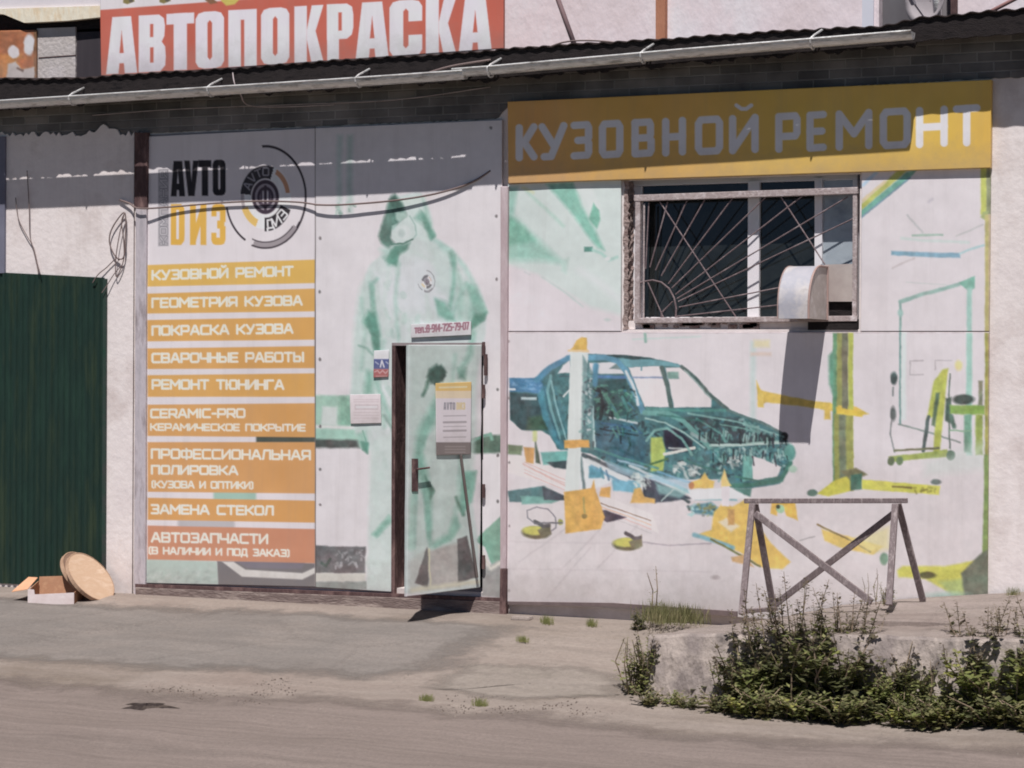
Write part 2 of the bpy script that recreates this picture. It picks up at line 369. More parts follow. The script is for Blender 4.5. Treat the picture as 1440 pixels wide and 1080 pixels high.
def sheet(name, quad, d, paint, m, parent=None, base=(212, 204, 206), res=1.3, thick=0.012, wave=0.0, wl=0.5, plane=None, seed=1, k=K, cut=None, mottle=2.5, ragged=0.0, **tags):
    """a printed sheet with real thickness whose outline is the quad of the photograph"""
    X, Y = quad_grid(quad, res)
    c = Canvas(X, Y, base)
    if ragged:                                                   # the printed photograph has no ruler-straight edges
        x0, y0 = c.X.copy(), c.Y.copy()
        c.X = x0 + ragged * (0.9 * vnoise(x0, y0, 8, seed + 21) + 0.9 * vnoise(x0, y0, 40, seed + 22)); c.Y = y0 + ragged * (0.9 * vnoise(x0, y0, 8, seed + 23) + 0.9 * vnoise(x0, y0, 40, seed + 24))
    paint(c)
    if ragged:
        sat_ = (c.C.max(1) - c.C.min(1)) / (c.C.max(1) + 1); dk = np.clip((1 - np.clip((c.C.mean(1) - 60) / 150, 0, 1)) + .10 * sat_, 0, 1)
        c.C *= (1 + (0.006 + .15 * dk) * vnoise(x0, y0, 7, seed + 25) + 0.10 * dk * vnoise(x0, y0, 22, seed + 26))[:, None]; c.C += (dk * vnoise(x0, y0, 16, seed + 27))[:, None] * np.array([-6, 4, 3]); c.X, c.Y = x0, y0
    R, Cn = X.shape
    if plane is None: V = P(X, Y, d); nrm = np.array([0, -1.0, 0])
    else: V = PL(X, Y, plane[0], plane[1]); nrm = plane[1]
    V = V.reshape(-1, 3)
    if wave:
        r = np.random.RandomState(seed)
        a = 1.5 * vnoise(V[:, 0] + 50, V[:, 2] * 0.5 + 50, wl, seed) + 0.9 * vnoise(V[:, 0] * 0.5 + 50, V[:, 2] + 50, wl * 0.6, seed + 5)
        V = V + nrm * (wave * a)[:, None]
    idx = np.arange(R * Cn).reshape(R, Cn)
    F = np.stack([idx[:-1, :-1], idx[1:, :-1], idx[1:, 1:], idx[:-1, 1:]], -1).reshape(-1, 4)
    bl = np.concatenate([idx[0, :], idx[1:, -1], idx[-1, -2::-1], idx[-2:0:-1, 0]])
    nb = len(bl); off = R * Cn
    VB = V[bl] - nrm * thick
    bj = np.arange(nb); bk = (bj + 1) % nb
    FS = np.stack([bl[bj], bl[bk], off + bk, off + bj], -1)
    cor = [off, off + Cn - 1, off + Cn - 1 + R - 1, off + 2 * (Cn - 1) + R - 1]
    FB = np.array([[cor[3], cor[2], cor[1], cor[0]][::-1]])
    FA = np.concatenate([F, FS, FB]); VA = np.concatenate([V, VB])
    L = VA[cor[3]] if parent is None else np.array(parent.location)
    me = bpy.data.meshes.new(name)
    me.vertices.add(len(VA)); me.vertices.foreach_set('co', (VA - L).ravel())
    me.loops.add(FA.size); me.loops.foreach_set('vertex_index', FA.ravel().astype(np.int32))
    me.polygons.add(len(FA)); me.polygons.foreach_set('loop_start', np.arange(0, FA.size, 4, dtype=np.int32))
    me.update(calc_edges=True); me.validate()
    C = c.C + (vnoise(c.X, c.Y, 30, seed + 9) * mottle)[:, None] + (vnoise(c.X, c.Y, 90, seed + 3) * mottle * 1.4)[:, None]
    gy = C.mean(1, keepdims=True); sat = (C.max(1) - C.min(1))[:, None] / (C.max(1)[:, None] + 1)
    C = (gy + 0.84 * (C - gy)) * (1 - 0.02 * np.minimum(1, sat * 1.6))
    C = np.minimum(lin(np.clip(C, 0, 255)) / k, 0.86)
    CA = np.concatenate([C, C[bl] * 0.8]); CA = np.concatenate([CA, np.ones((len(CA), 1))], 1)
    at = me.color_attributes.new('print', 'FLOAT_COLOR', 'POINT'); at.data.foreach_set('color', CA.ravel())
    me.materials.append(m)
    sm = np.ones(len(FA), bool); sm[len(F):] = False; me.polygons.foreach_set('use_smooth', sm)
    o = bpy.data.objects.new(name, me); COL.objects.link(o)
    if parent is not None: o.parent = parent; o['_o'] = [float(v) for v in L]
    else: o.location = L
    return tag(o, **tags)

# ------------------------------------------------------------------ what is printed on the sheets
WHITE = (214, 206, 208)
MINT, MID, DEEP, DARK = (186, 204, 196), (148, 192, 175), (104, 162, 140), (78, 120, 108)

def emblem(c, cx, cy, sx, sy, dim=1.0):
    """the round piston badge"""
    bk = (44, 36, 44)
    def E(r, col, r0=0, a0=None, a1=None, soft=1.2, op=1.0): c.ell(cx, cy, r * sx, r * sy, col, soft, op * dim, r0 / r if r0 else 0, a0, a1)
    E(1.0, bk, .955, -95, 30); E(1.0, bk, .94, 30, 62); E(.985, (150, 140, 144), .87, 38, 108); E(1.0, bk, .97, 36, 110); E(.88, bk, .86, 40, 112)
    E(.98, bk, .94, 120, 168)
    E(.62, (225, 217, 217), .34); E(.62, (228, 184, 92), .47, 112, 158); E(.60, (196, 140, 104), .50, 298, 352)
    E(.61, (40, 38, 48), .36, 186, 290); E(.66, (40, 36, 42), .40, 22, 92)
    E(.60, (170, 160, 164), .52, 158, 186)
    E(.33, (60, 46, 62), .25); E(.25, (150, 140, 150), 0); E(.2, (60, 46, 62), .14); E(.12, (190, 182, 188))
    c.line([(cx, cy - .2 * sy), (cx, cy + .24 * sy)], .07 * sx, (60, 46, 62), 1.2, dim)
    c.line([(cx - .1 * sx, cy - .1 * sy), (cx - .1 * sx, cy + .12 * sy)], .05 * sx, (80, 66, 84), 1.2, dim)
    c.line([(cx + .1 * sx, cy - .1 * sy), (cx + .1 * sx, cy + .12 * sy)], .05 * sx, (80, 66, 84), 1.2, dim)

def ring_text(c, t, cx, cy, rx, ry, a0, a1, h, w, col, flip=False):
    n = len(t)
    for k, ch in enumerate(t):
        a = math.radians(a0 + (a1 - a0) * (k + .5) / n); bx, by = cx + rx * math.cos(a), cy + ry * math.sin(a)
        th = a + math.pi / 2 + (math.pi if flip else 0); co, si = math.cos(th), math.sin(th)
        for st in GL[ch][1]:
            c.line([(bx + (gx - .5) * h * .8 * co - (gy - .5) * h * si, by + (gx - .5) * h * .8 * si + (gy - .5) * h * co) for gx, gy in st], w, col, 1.0)

def heavy(c, ch, x0, x1, yt, yb, col, bg, slope=0.0):
    """heavy condensed capitals; slope raises the right side"""
    w, h = x1 - x0, yb - yt
    def Q(pts, cl): c.poly([(x0 + a * w, yt + b * h + slope * a * w) for a, b in pts], cl, 1.3)
    def R(a, b, e, f, cl): Q([(a, b), (e, b), (e, f), (a, f)], cl)
    rnd = [(0, .12), (.1, .03), (.3, 0), (.7, 0), (.9, .03), (1, .12), (1, .88), (.9, .97), (.7, 1), (.3, 1), (.1, .97), (0, .88)]
    if ch == 'А': Q([(.2, 0), (.8, 0), (1, 1), (.6, 1), (.57, .82), (.43, .82), (.40, 1), (0, 1)], col); Q([(.5, .25), (.57, .64), (.43, .64)], bg)
    elif ch == 'В': Q([(0, 0), (.75, 0), (.93, .07), (.97, .2), (.95, .38), (.85, .48), (.98, .57), (1, .75), (.98, .9), (.8, 1), (0, 1)], col); R(.42, .16, .54, .39, bg); R(.42, .57, .55, .84, bg)
    elif ch == 'Т': R(0, 0, 1, .19, col); R(.26, 0, .74, 1, col)
    elif ch == 'О': Q(rnd, col); Q([(.42, .2), (.5, .15), (.58, .2), (.58, .8), (.5, .85), (.42, .8)], bg)
    elif ch == 'П': R(0, 0, 1, 1, col); R(.44, .18, .56, 1.02, bg)
    elif ch == 'К': R(0, 0, .43, 1, col); Q([(.43, .42), (.6, 0), (1, 0), (.73, .45), (1, 1), (.58, 1), (.43, .6)], col)
    elif ch == 'Р': R(0, 0, .45, 1, col); Q([(0, 0), (.75, 0), (.95, .06), (1, .2), (1, .42), (.94, .55), (.75, .62), (0, .62)], col); R(.43, .15, .56, .47, bg)
    elif ch == 'С': Q(rnd, col); Q([(.42, .2), (.5, .15), (.58, .2), (.58, .38), (1.02, .38), (1.02, .62), (.58, .62), (.58, .8), (.5, .85), (.42, .8)], bg)
    elif ch == 'V': Q([(0, 0), (.38, 0), (.5, .6), (.62, 0), (1, 0), (.72, 1), (.28, 1)], col)
    elif ch == 'D': Q([(0, 0), (.75, 0), (.97, .1), (1, .25), (1, .75), (.97, .9), (.75, 1), (0, 1)], col); R(.4, .14, .58, .86, bg)
    elif ch == 'И': R(0, 0, .36, 1, col); R(.64, 0, 1, 1, col); Q([(.3, 1), (.3, .55), (.7, 0), (.7, .45)], col)
    elif ch == 'З': Q(rnd, col); R(.36, .18, .6, .40, bg); R(.36, .60, .6, .82, bg); R(-.05, .30, .42, .70, bg); R(.42, .43, .66, .57, col); Q([(.92, .44), (1.05, .44), (1.05, .54), (.92, .54)], bg)

STRIPS = [  # left top, right top, left bottom, right bottom, colour, writing: (text, x0, x1, y left, y right, height, stroke)
 (372.7, 365, 403, 398, (222, 174, 78), [('КУЗОВНОЙ РЕМОНТ', 213, 413, 387, 381, 15, 3.2)]),
 (413, 405.7, 441, 437.7, (219, 164, 80), [('ГЕОМЕТРИЯ КУЗОВА', 213, 426, 426, 422.5, 15, 3.2)]),
 (450, 446, 480, 477.7, (218, 160, 80), [('ПОКРАСКА КУЗОВА', 213, 413, 465, 462, 15, 3.2)]),
 (490, 486.7, 519, 517.7, (217, 158, 82), [('СВАРОЧНЫЕ РАБОТЫ', 213, 428, 503.5, 502, 15, 3.2)]),
 (527.7, 525, 558, 558, (219, 162, 82), [('РЕМОНТ ТЮНИНГА', 213, 400, 540.5, 541, 15, 3.2)]),
 (569, 567, 613, 615, (215, 155, 86), [('CERAMIC-PRO', 211, 345, 581.5, 581, 14, 3.0), ('КЕРАМИЧЕСКОЕ ПОКРЫТИЕ', 211, 430, 600.5, 601.5, 11, 2.4)]),
 (621.7, 621.7, 691.7, 694, (213, 152, 88), [('ПРОФЕССИОНАЛЬНАЯ', 212, 437, 638, 640, 15, 3.0), ('ПОЛИРОВКА', 212, 335, 660.5, 661.5, 14, 3.0), ('(КУЗОВА И ОПТИКИ)', 212, 357, 681, 682.5, 11, 2.3)]),
 (700, 704, 731, 735, (214, 152, 82), [('ЗАМЕНА СТЕКОЛ', 211, 385, 716, 718, 14.5, 3.1)]),
 (739, 744, 786.7, 792, (202, 134, 100), [('АВТОЗАПЧАСТИ', 212, 377, 755.5, 758, 15, 3.1), ('(В НАЛИЧИИ И ПОД ЗАКАЗ)', 208, 408, 774, 778, 11, 2.4)]),
]

def paint_services(c):
    # the lower part of the print between and below the strips
    c.rect(360, 612, 450, 623, (74, 82, 74), 3); c.rect(300, 690, 360, 705, (150, 185, 168), 4)
    c.rect(250, 730, 330, 744, (150, 148, 150), 5, .6)
    c.poly([(205, 786), (305, 789), (308, 822), (203, 820)], (172, 190, 180), 3)
    c.speck([(207, 800), (303, 800), (305, 820), (207, 820)], [(150, 165, 158), (196, 204, 198)], 60, 5, 3, .5, 2.7)
    c.poly([(305, 789), (443, 792), (443, 826), (307, 823)], (112, 108, 110), 2)
    c.poly([(312, 790), (328, 790), (345, 801), (425, 806), (443, 798), (443, 806), (425, 815), (340, 811)], (206, 202, 196), 2)
    c.poly([(330, 789), (430, 790), (424, 800), (348, 799)], (118, 112, 122), 2)
    for lt, rt, lb, rb, col, tx in STRIPS:
        c.poly([(207.5, lt), (444, rt), (444, rb), (207.5, lb)], col, 1.6)
        for t, x0, x1, yl, yr, h, w in tx: text(c, t, x0, yl, x1, yr, h, w, (232, 218, 202), soft=1.3)
    # company mark
    c.poly([(222, 238), (237, 237.5), (237, 346), (222, 346.5)], (166, 160, 164), 1.2)
    n = 8
    for k, ch in enumerate('КОМПАНИЯ'):
        yb = 343 - k * 13.3
        for st in GL[ch][1]:
            c.line([(225 + gy * 9.5, yb - gx * 9.5) for gx, gy in st], 3.2, (108, 106, 112), 1.2)
            c.line([(225 + gy * 9.5, yb - gx * 9.5) for gx, gy in st], 1.5, (198, 192, 194), 1.0)
    for ch, x0, x1 in (('А', 240, 260), ('V', 259, 279), ('Т', 279, 297), ('О', 299, 317)):
        heavy(c, ch, x0, x1, 226.5 - (x0 - 240) * .03, 276 - (x0 - 240) * .02, (30, 27, 34), WHITE)
    for ch, x0, x1 in (('D', 240, 259.5), ('И', 267, 290), ('З', 297, 317)):
        heavy(c, ch, x0, x1, 287, 344.5, (226, 172, 62), WHITE)
    emblem(c, 373, 277, 58, 73)
    ring_text(c, 'AVTO', 373, 277, 28, 35.5, 196, 282, 10, 2.0, (150, 146, 154))
    ring_text(c, 'ЗИД', 373, 277, 31, 39, 30, 88, 12, 2.3, (226, 218, 218), True)
    c.line([(443.5, 178), (443.5, 826)], 1.6, (120, 112, 112), 1.2)

def paint_painter(c):
    r = c.rect; c.k = 1.35
    # bench and cabinet behind him
    r(440, 556, 515, 622, (150, 196, 172), 3); r(452, 572, 474, 598, (196, 206, 200), 3); r(478, 558, 494, 600, (122, 178, 150), 4)
    r(440, 598, 500, 604, (206, 206, 202), 3); r(440, 604, 500, 620, (150, 200, 178), 4); r(440, 618, 506, 630, (82, 88, 84), 3)
    c.poly([(655, 618), (690, 612), (705, 612), (705, 636), (668, 638), (650, 634)], (78, 112, 92), 3)
    c.line([(660, 622), (680, 613), (690, 610), (692, 618)], 4, (112, 172, 146), 2.5)
    c.poly([(668, 760), (708, 722), (708, 792), (694, 800), (682, 770)], (118, 172, 146), 2.5)
    c.poly([(676, 800), (708, 786), (708, 842), (676, 838)], (150, 148, 146), 3); c.line([(674, 770), (690, 800), (706, 790)], 5, (210, 204, 190), 3)
    # coverall
    body = [(556, 352), (536, 358), (520, 372), (510, 400), (503, 440), (497, 500), (494, 560), (500, 612), (518, 622), (524, 640),
            (520, 700), (518, 770), (515, 832), (562, 834), (676, 834), (672, 760), (664, 700), (655, 610), (672, 520), (683, 470), (685, 440), (676, 420),
            (664, 392), (650, 366), (634, 350), (613, 336), (606, 300), (597, 276), (585, 270), (566, 276)]
    c.poly(body, (190, 202, 198), 3)
    c.poly([(560, 370), (600, 360), (630, 380), (632, 430), (570, 440), (532, 430), (534, 395)], (200, 205, 207), 14)
    c.poly([(535, 350), (552, 346), (560, 372), (546, 374)], (160, 196, 184), 8); c.poly([(540, 362), (560, 352), (556, 374), (546, 372)], (116, 164, 146), 6)
    for q_, n_, sd in (([(520, 380), (560, 372), (560, 480), (525, 500)], 26, 90), ([(560, 372), (635, 372), (640, 470), (560, 490)], 30, 91), ([(638, 380), (670, 400), (680, 450), (640, 470)], 22, 92), ([(500, 440), (550, 440), (552, 620), (505, 600)], 34, 93), ([(522, 620), (552, 620), (552, 820), (520, 820)], 30, 94), ([(580, 500), (672, 500), (668, 640), (580, 640)], 40, 95), ([(580, 640), (668, 640), (660, 760), (580, 780)], 40, 96)):
        c.speck(q_, [(176, 200, 190), (158, 194, 180), (208, 212, 214), (204, 208, 212)], n_, 9, sd, .5, 1.4)
    c.poly([(497, 470), (505, 405), (520, 380), (530, 400), (534, 470), (530, 540), (520, 612), (500, 608), (494, 560)], (180, 203, 194), 7, .8)
    c.poly([(640, 385), (664, 400), (684, 440), (668, 470), (640, 452)], (166, 199, 186), 7, .8); c.poly([(600, 340), (632, 352), (640, 420), (618, 410)], (182, 204, 196), 8, .7)
    c.poly([(520, 620), (552, 610), (552, 830), (516, 830)], (190, 206, 199), 5, .7); c.poly([(575, 488), (672, 488), (668, 640), (652, 770), (580, 790)], (176, 196, 186), 6, .75)
    c.poly([(600, 775), (648, 762), (646, 824), (602, 830)], (172, 163, 156), 4, .9); c.poly([(576, 790), (600, 770), (604, 832), (574, 834)], (178, 180, 172), 5, .8)
    for q_, w_, cl in (([(560, 372), (556, 420), (560, 474)], 4, MID), ([(546, 380), (540, 420), (544, 470)], 5, MINT), ([(600, 415), (604, 445), (598, 474)], 4, MINT), ([(575, 352), (610, 368), (628, 396)], 4, MINT), ([(642, 380), (650, 410), (646, 446)], 4, MID), ([(508, 420), (514, 470), (508, 520)], 4, MID), ([(540, 480), (532, 540), (540, 600)], 5, MID), ([(530, 640), (528, 700), (534, 760)], 4, MINT), ([(640, 500), (634, 560), (642, 620)], 5, MID), ([(612, 600), (622, 660), (618, 740)], 5, MINT), ([(648, 640), (644, 700), (636, 750)], 5, MID)):
        c.line(q_, w_, cl, 5, .8)
    c.rect(474, 190, 481, 300, (150, 190, 176), 5, .5); c.rect(488, 190, 496, 300, (140, 184, 168), 5, .5); c.speck([(472, 285), (498, 285), (498, 302), (472, 302)], [(110, 150, 134), (150, 186, 170)], 14, 4, 97)
    # hood, hair, face, mask
    c.poly([(550, 281), (560, 276), (590, 272), (598, 280), (604, 302), (613, 334), (600, 340), (584, 335), (578, 306)], (192, 210, 203), 4)
    c.poly([(590, 296), (598, 300), (612, 330), (606, 338), (596, 318), (582, 306)], (126, 176, 158), 5)
    c.poly([(594, 278), (601, 296), (607, 316), (597, 304)], (150, 194, 178), 4)
    c.poly([(549, 276), (556, 273), (563, 281), (569, 293), (571, 302), (562, 312), (553, 322), (550, 334), (555, 342), (546, 349), (536, 343), (532, 332), (536, 316), (543, 298), (545, 286)], (84, 132, 116), 4)
    c.poly([(546, 280), (556, 276), (567, 290), (564, 300), (552, 298)], (76, 108, 96), 3)
    c.poly([(556, 299), (569, 297), (573, 304), (562, 313), (557, 308)], (158, 192, 178), 3)
    c.poly([(551, 318), (558, 314), (558, 324), (552, 326)], (150, 190, 176), 2.5)
    c.poly([(576, 303), (584, 315), (584, 330), (574, 341), (560, 344), (551, 334), (552, 324), (562, 313)], (192, 208, 202), 2.5)
    c.ell(567, 327, 10, 10, (202, 212, 208), 4); c.ell(564, 328, 5, 6, (178, 196, 190), 4)
    c.line([(576, 304), (584, 316), (585, 330), (578, 338)], 2, (150, 186, 174), 2)
    c.line([(551, 344), (566, 343), (580, 336)], 2.0, (66, 112, 96), 1.8)
    c.poly([(554, 346), (577, 341), (572, 352), (562, 358), (556, 372), (542, 366), (549, 355)], (92, 144, 124), 4)
    # folds, sleeves
    c.line([(612, 338), (634, 352), (652, 374), (670, 404), (682, 436)], 5, (164, 202, 190), 5)
    c.line([(620, 346), (636, 360), (638, 400), (634, 430)], 5, (150, 194, 180), 7); c.line([(634, 356), (638, 372)], 6, (116, 172, 152), 5)
    c.poly([(656, 398), (668, 402), (685, 440), (672, 442), (660, 448), (664, 425)], (132, 184, 166), 7)
    c.line([(655, 400), (645, 420), (636, 444)], 4, (144, 190, 174), 5)
    c.poly([(612, 420), (626, 424), (634, 436), (638, 450), (630, 450), (618, 444)], (128, 182, 164), 7)
    c.poly([(668, 442), (684, 440), (680, 450), (664, 460), (656, 470)], (92, 152, 130), 6)
    c.line([(521, 398), (524, 420), (526, 444)], 5, (134, 178, 164), 5); c.line([(522, 400), (530, 392)], 4, (134, 184, 168), 4)
    c.poly([(518, 436), (528, 440), (534, 470), (535, 495), (528, 500), (522, 470), (510, 452)], (118, 178, 156), 6)
    c.poly([(524, 470), (533, 480), (533, 498), (526, 490)], (92, 158, 134), 5)
    c.line([(505, 486), (516, 490), (524, 498)], 2.5, (120, 170, 152), 3)
    c.poly([(516, 520), (526, 524), (524, 552), (514, 560), (512, 545)], (120, 178, 156), 7); c.line([(524, 526), (538, 560), (548, 590)], 5, (138, 188, 170), 5)
    c.line([(540, 585), (556, 610)], 3, (108, 150, 134), 4)
    c.poly([(500, 610), (514, 606), (519, 630), (516, 637), (505, 628)], (142, 194, 174), 4); c.poly([(506, 622), (518, 624), (517, 637), (510, 632)], (104, 166, 142), 4)
    c.line([(510, 606), (514, 620)], 2, (110, 170, 148), 2)
    emblem(c, 600, 396, 12, 15, .6)
    c.poly([(523, 752), (546, 726), (550, 734), (528, 756)], (150, 194, 176), 6); c.line([(515, 792), (550, 792)], 5, (182, 198, 190), 6)
    # legs where the wicket door carries them on
    c.poly([(603, 520), (614, 512), (624, 522), (622, 536), (608, 536), (600, 530)], (70, 106, 92), 4); c.line([(604, 532), (595, 556)], 5, (92, 134, 116), 3); c.line([(624, 528), (612, 540)], 4, (62, 82, 78), 3)
    c.poly([(644, 518), (656, 518), (654, 534), (645, 532)], (98, 150, 130), 5); c.line([(665, 470), (660, 500), (648, 520)], 7, (132, 186, 166), 6)
    c.poly([(612, 556), (620, 566), (612, 596), (597, 614), (590, 640), (584, 700), (580, 660), (586, 606), (600, 580)], (130, 184, 164), 7)
    c.poly([(588, 640), (596, 640), (608, 690), (606, 760), (604, 768), (598, 700), (590, 680)], (128, 182, 162), 6); c.poly([(598, 672), (610, 690), (604, 700)], (86, 140, 118), 5)
    c.line([(582, 690), (579, 740), (578, 770)], 7, (152, 196, 178), 6); c.line([(586, 700), (583, 770)], 3, (136, 182, 166), 4)
    c.line([(640, 730), (634, 752), (610, 766)], 8, (138, 188, 168), 6); c.poly([(652, 664), (670, 664), (664, 700), (652, 722), (645, 716), (650, 690)], (118, 174, 150), 5)
    c.line([(641, 700), (652, 724)], 4, (92, 142, 118), 3)
    c.poly([(584, 820), (600, 770), (604, 776), (602, 828)], (108, 102, 100), 2.5); c.poly([(643, 758), (656, 754), (671, 812), (644, 820)], (100, 95, 94), 2.5)
    c.line([(603, 772), (606, 826)], 2, (206, 200, 160), 2)
    c.line([(580, 830), (606, 826), (672, 818)], 6, (202, 196, 168), 4)
    # bonnet of the pale car at his feet
    c.poly([(440, 767), (514, 769), (513, 806), (440, 806)], (104, 100, 102), 2.5); c.rect(440, 806, 513, 818, (206, 203, 190), 2.5); c.rect(440, 818, 515, 830, (134, 146, 140), 2.5)
    c.speck([(470, 773), (510, 773), (508, 796), (470, 796)], [(160, 158, 160), (190, 188, 190)], 26, 4, 5, .7); c.line([(452, 792), (458, 796), (464, 786)], 4, (70, 84, 76), 2)
    for x, y in ((450, 335), (450, 410), (450, 505), (450, 600), (450, 660), (450, 710), (698, 304), (698, 393), (700, 548), (700, 640), (700, 705), (690, 180)):
        c.ell(x, y, 1.8, 2.4, (120, 112, 112), 1.2)

_pp = paint_painter
def paint_painter(c):
    _pp(c); D_ = (84, 150, 126); M_ = (120, 180, 158)
    for q_, cl, sf, op in (([(519, 438), (527, 440), (533, 468), (535, 497), (529, 500), (523, 472), (512, 454)], D_, 3, .8), ([(668, 443), (685, 438), (681, 450), (664, 462), (656, 470), (660, 455)], D_, 3, .85), ([(612, 420), (624, 426), (634, 440), (640, 452), (630, 450), (617, 442)], M_, 3, .8),
        ([(592, 297), (598, 302), (613, 332), (607, 338), (597, 320)], D_, 3, .7), ([(549, 352), (562, 350), (556, 374), (544, 368)], D_, 4, .7), ([(636, 356), (641, 358), (640, 400), (634, 436), (630, 430), (636, 396)], M_, 3, .7), ([(656, 398), (668, 404), (684, 438), (674, 442), (664, 424)], M_, 4, .7),
        ([(520, 398), (526, 402), (528, 440), (522, 440)], M_, 3, .7), ([(506, 620), (518, 622), (517, 638), (510, 633)], D_, 2.7, .8), ([(618, 570), (604, 600), (594, 640), (586, 700), (580, 690), (588, 620), (602, 586)], M_, 4, .8), ([(590, 645), (604, 690), (606, 760), (600, 756), (596, 700)], M_, 3.5, .8), ([(598, 668), (612, 690), (605, 702)], (70, 124, 104), 3, .8),
        ([(650, 664), (670, 662), (664, 704), (650, 724), (646, 700)], M_, 3, .8), ([(642, 728), (648, 740), (634, 760), (612, 768), (630, 752)], M_, 4, .8), ([(523, 752), (547, 724), (552, 732), (530, 756)], M_, 4, .8), ([(560, 470), (566, 520), (556, 600), (548, 600), (554, 520)], M_, 5, .5), ([(602, 528), (620, 512), (628, 524), (616, 540), (606, 540)], (58, 92, 80), 3, .8)):
        c.poly(q_, cl, sf, op)
    g = c.C.mean(1, keepdims=True); c.C = g + .80 * (c.C - g)

def Z(pts): return [(705 + x / 3.4286, 470 + y / 3.4286) for x, y in pts]

def paint_lower(c):
    c.poly([(712, 680), (1395, 640), (1395, 900), (705, 900)], (206, 197, 197), 40)
    c.line([(712, 467), (1394, 467)], 2.0, (176, 160, 162), 1.4)
    for a, b in (((730, 790), (800, 740)), ((790, 800), (850, 738)), (((840, 800)), (900, 736)), ((770, 840), (830, 770))): c.line([a, b], 2, (190, 180, 181), 3, .8)
    for y in (762, 800): c.line([(716, y), (1000, y + 4)], 2, (194, 184, 185), 3, .7)
    c.line([(890, 477), (985, 473)], 2, (190, 206, 200), 2.5); c.line([(907, 470), (908, 480)], 4, (140, 180, 165), 2.5)
    # far column and yellow arm
    c.rect(1055, 480, 1063, 610, (192, 204, 201), 5); c.rect(1060, 478, 1082, 488, (216, 206, 168), 5); c.rect(1056, 495, 1085, 500, (212, 192, 180), 4)
    c.poly([(1064, 535), (1070, 548), (1082, 552), (1135, 562), (1204, 572), (1222, 582), (1204, 584), (1135, 572), (1078, 566), (1066, 572)], (219, 186, 82), 2.5)
    c.poly([(1066, 552), (1074, 552), (1074, 573), (1066, 573)], (226, 196, 96), 2)
    # yellow-green lift column on the right
    c.rect(1171, 468, 1178, 690, (104, 150, 110), 2.5); c.rect(1177, 468, 1186, 570, (148, 152, 88), 2); c.rect(1184, 468, 1193, 690, (118, 118, 96), 2); c.rect(1193, 468, 1200, 690, (182, 190, 84), 2)
    c.rect(1173, 582, 1200, 690, (152, 156, 82), 3); c.rect(1180, 582, 1190, 690, (116, 126, 100), 3); c.poly([(1165, 500), (1174, 490), (1173, 560), (1166, 540)], (102, 160, 132), 5)
    c.rect(1160, 566, 1168, 590, (216, 182, 84), 3); c.poly([(1176, 572), (1216, 580), (1212, 586), (1176, 582)], (222, 190, 70), 2.5)
    c.poly([(1148, 694), (1172, 676), (1194, 668), (1196, 690), (1165, 698)], (204, 196, 76), 2.5); c.poly([(1182, 662), (1204, 658), (1220, 668), (1196, 676)], (122, 118, 84), 3)
    c.poly([(1196, 668), (1212, 666), (1212, 688), (1196, 690)], (78, 116, 98), 2.5); c.poly([(1212, 675), (1240, 676), (1322, 684), (1320, 696), (1240, 690), (1212, 688)], (206, 202, 82), 2.5)
    c.line([(1256, 684), (1282, 686)], 3, (140, 120, 60), 2); c.speck([(1285, 684), (1320, 686), (1320, 694), (1285, 690)], [(120, 112, 50)], 8, 4, 8); c.ell(1142, 693, 7, 5, (96, 120, 108), 2); c.ell(1316, 678, 7, 4, (92, 104, 100), 2)
    # leaning frame trolley, bench
    c.line([(1266, 468), (1266, 597)], 3, (116, 156, 150), 1.8); c.rect(1268, 468, 1274, 590, (206, 216, 213), 4)
    c.ell(1257, 532, 5, 9, (74, 96, 94), 2.5); c.line([(1256, 545), (1256, 556)], 2, (120, 130, 130), 2); c.ell(1256, 582, 4, 10, (98, 110, 108), 2.5); c.line([(1254, 590), (1252, 610), (1258, 636)], 2, (130, 134, 134), 2)
    c.line([(1264, 597), (1300, 606), (1350, 622)], 2.5, (136, 148, 142), 2)
    for q in ([(1298, 507), (1280, 507), (1280, 527), (1298, 527)], [(1338, 507), (1315, 507), (1315, 520)]): c.line(q, 2, (184, 176, 178), 1.6)
    c.ell(1348, 514, 5, 7, (226, 208, 140), 4)
    c.rect(1359, 468, 1367, 640, (154, 196, 182), 3)
    c.poly([(1313, 536), (1325, 520), (1333, 518), (1328, 575), (1321, 640), (1312, 640), (1316, 585), (1303, 590)], (182, 188, 82), 3)
    c.poly([(1316, 552), (1322, 552), (1315, 600), (1310, 598)], (90, 110, 84), 3); c.line([(1336, 526), (1334, 570), (1336, 630)], 2, (88, 108, 96), 2)
    c.poly([(1330, 560), (1338, 558), (1338, 596), (1329, 592)], (74, 96, 84), 3); c.line([(1306, 586), (1298, 634)], 5, (84, 96, 94), 2)
    c.ell(1355, 562, 15, 7, (62, 78, 72), 3); c.poly([(1336, 570), (1385, 570), (1385, 583), (1336, 582)], (128, 166, 76), 3); c.rect(1356, 583, 1366, 636, (112, 160, 134), 3); c.rect(1372, 583, 1382, 640, (150, 172, 84), 3)
    c.line([(1336, 605), (1366, 606)], 2, (130, 170, 136), 2); c.line([(1338, 586), (1342, 600)], 6, (80, 110, 96), 3); c.rect(1376, 535, 1382, 570, (126, 128, 104), 3)
    c.line([(1258, 634), (1320, 630)], 3, (118, 118, 86), 2); c.poly([(1250, 642), (1290, 638), (1332, 632), (1336, 642), (1290, 646), (1254, 650)], (156, 172, 84), 2.5)
    c.ell(1253, 648, 5, 6, (100, 116, 84), 2); c.ell(1265, 648, 5, 6, (110, 126, 88), 2); c.ell(1337, 640, 6, 7, (86, 116, 92), 2)
    c.poly([(1300, 650), (1385, 620), (1385, 660), (1300, 670)], (196, 208, 200), 14, .5)
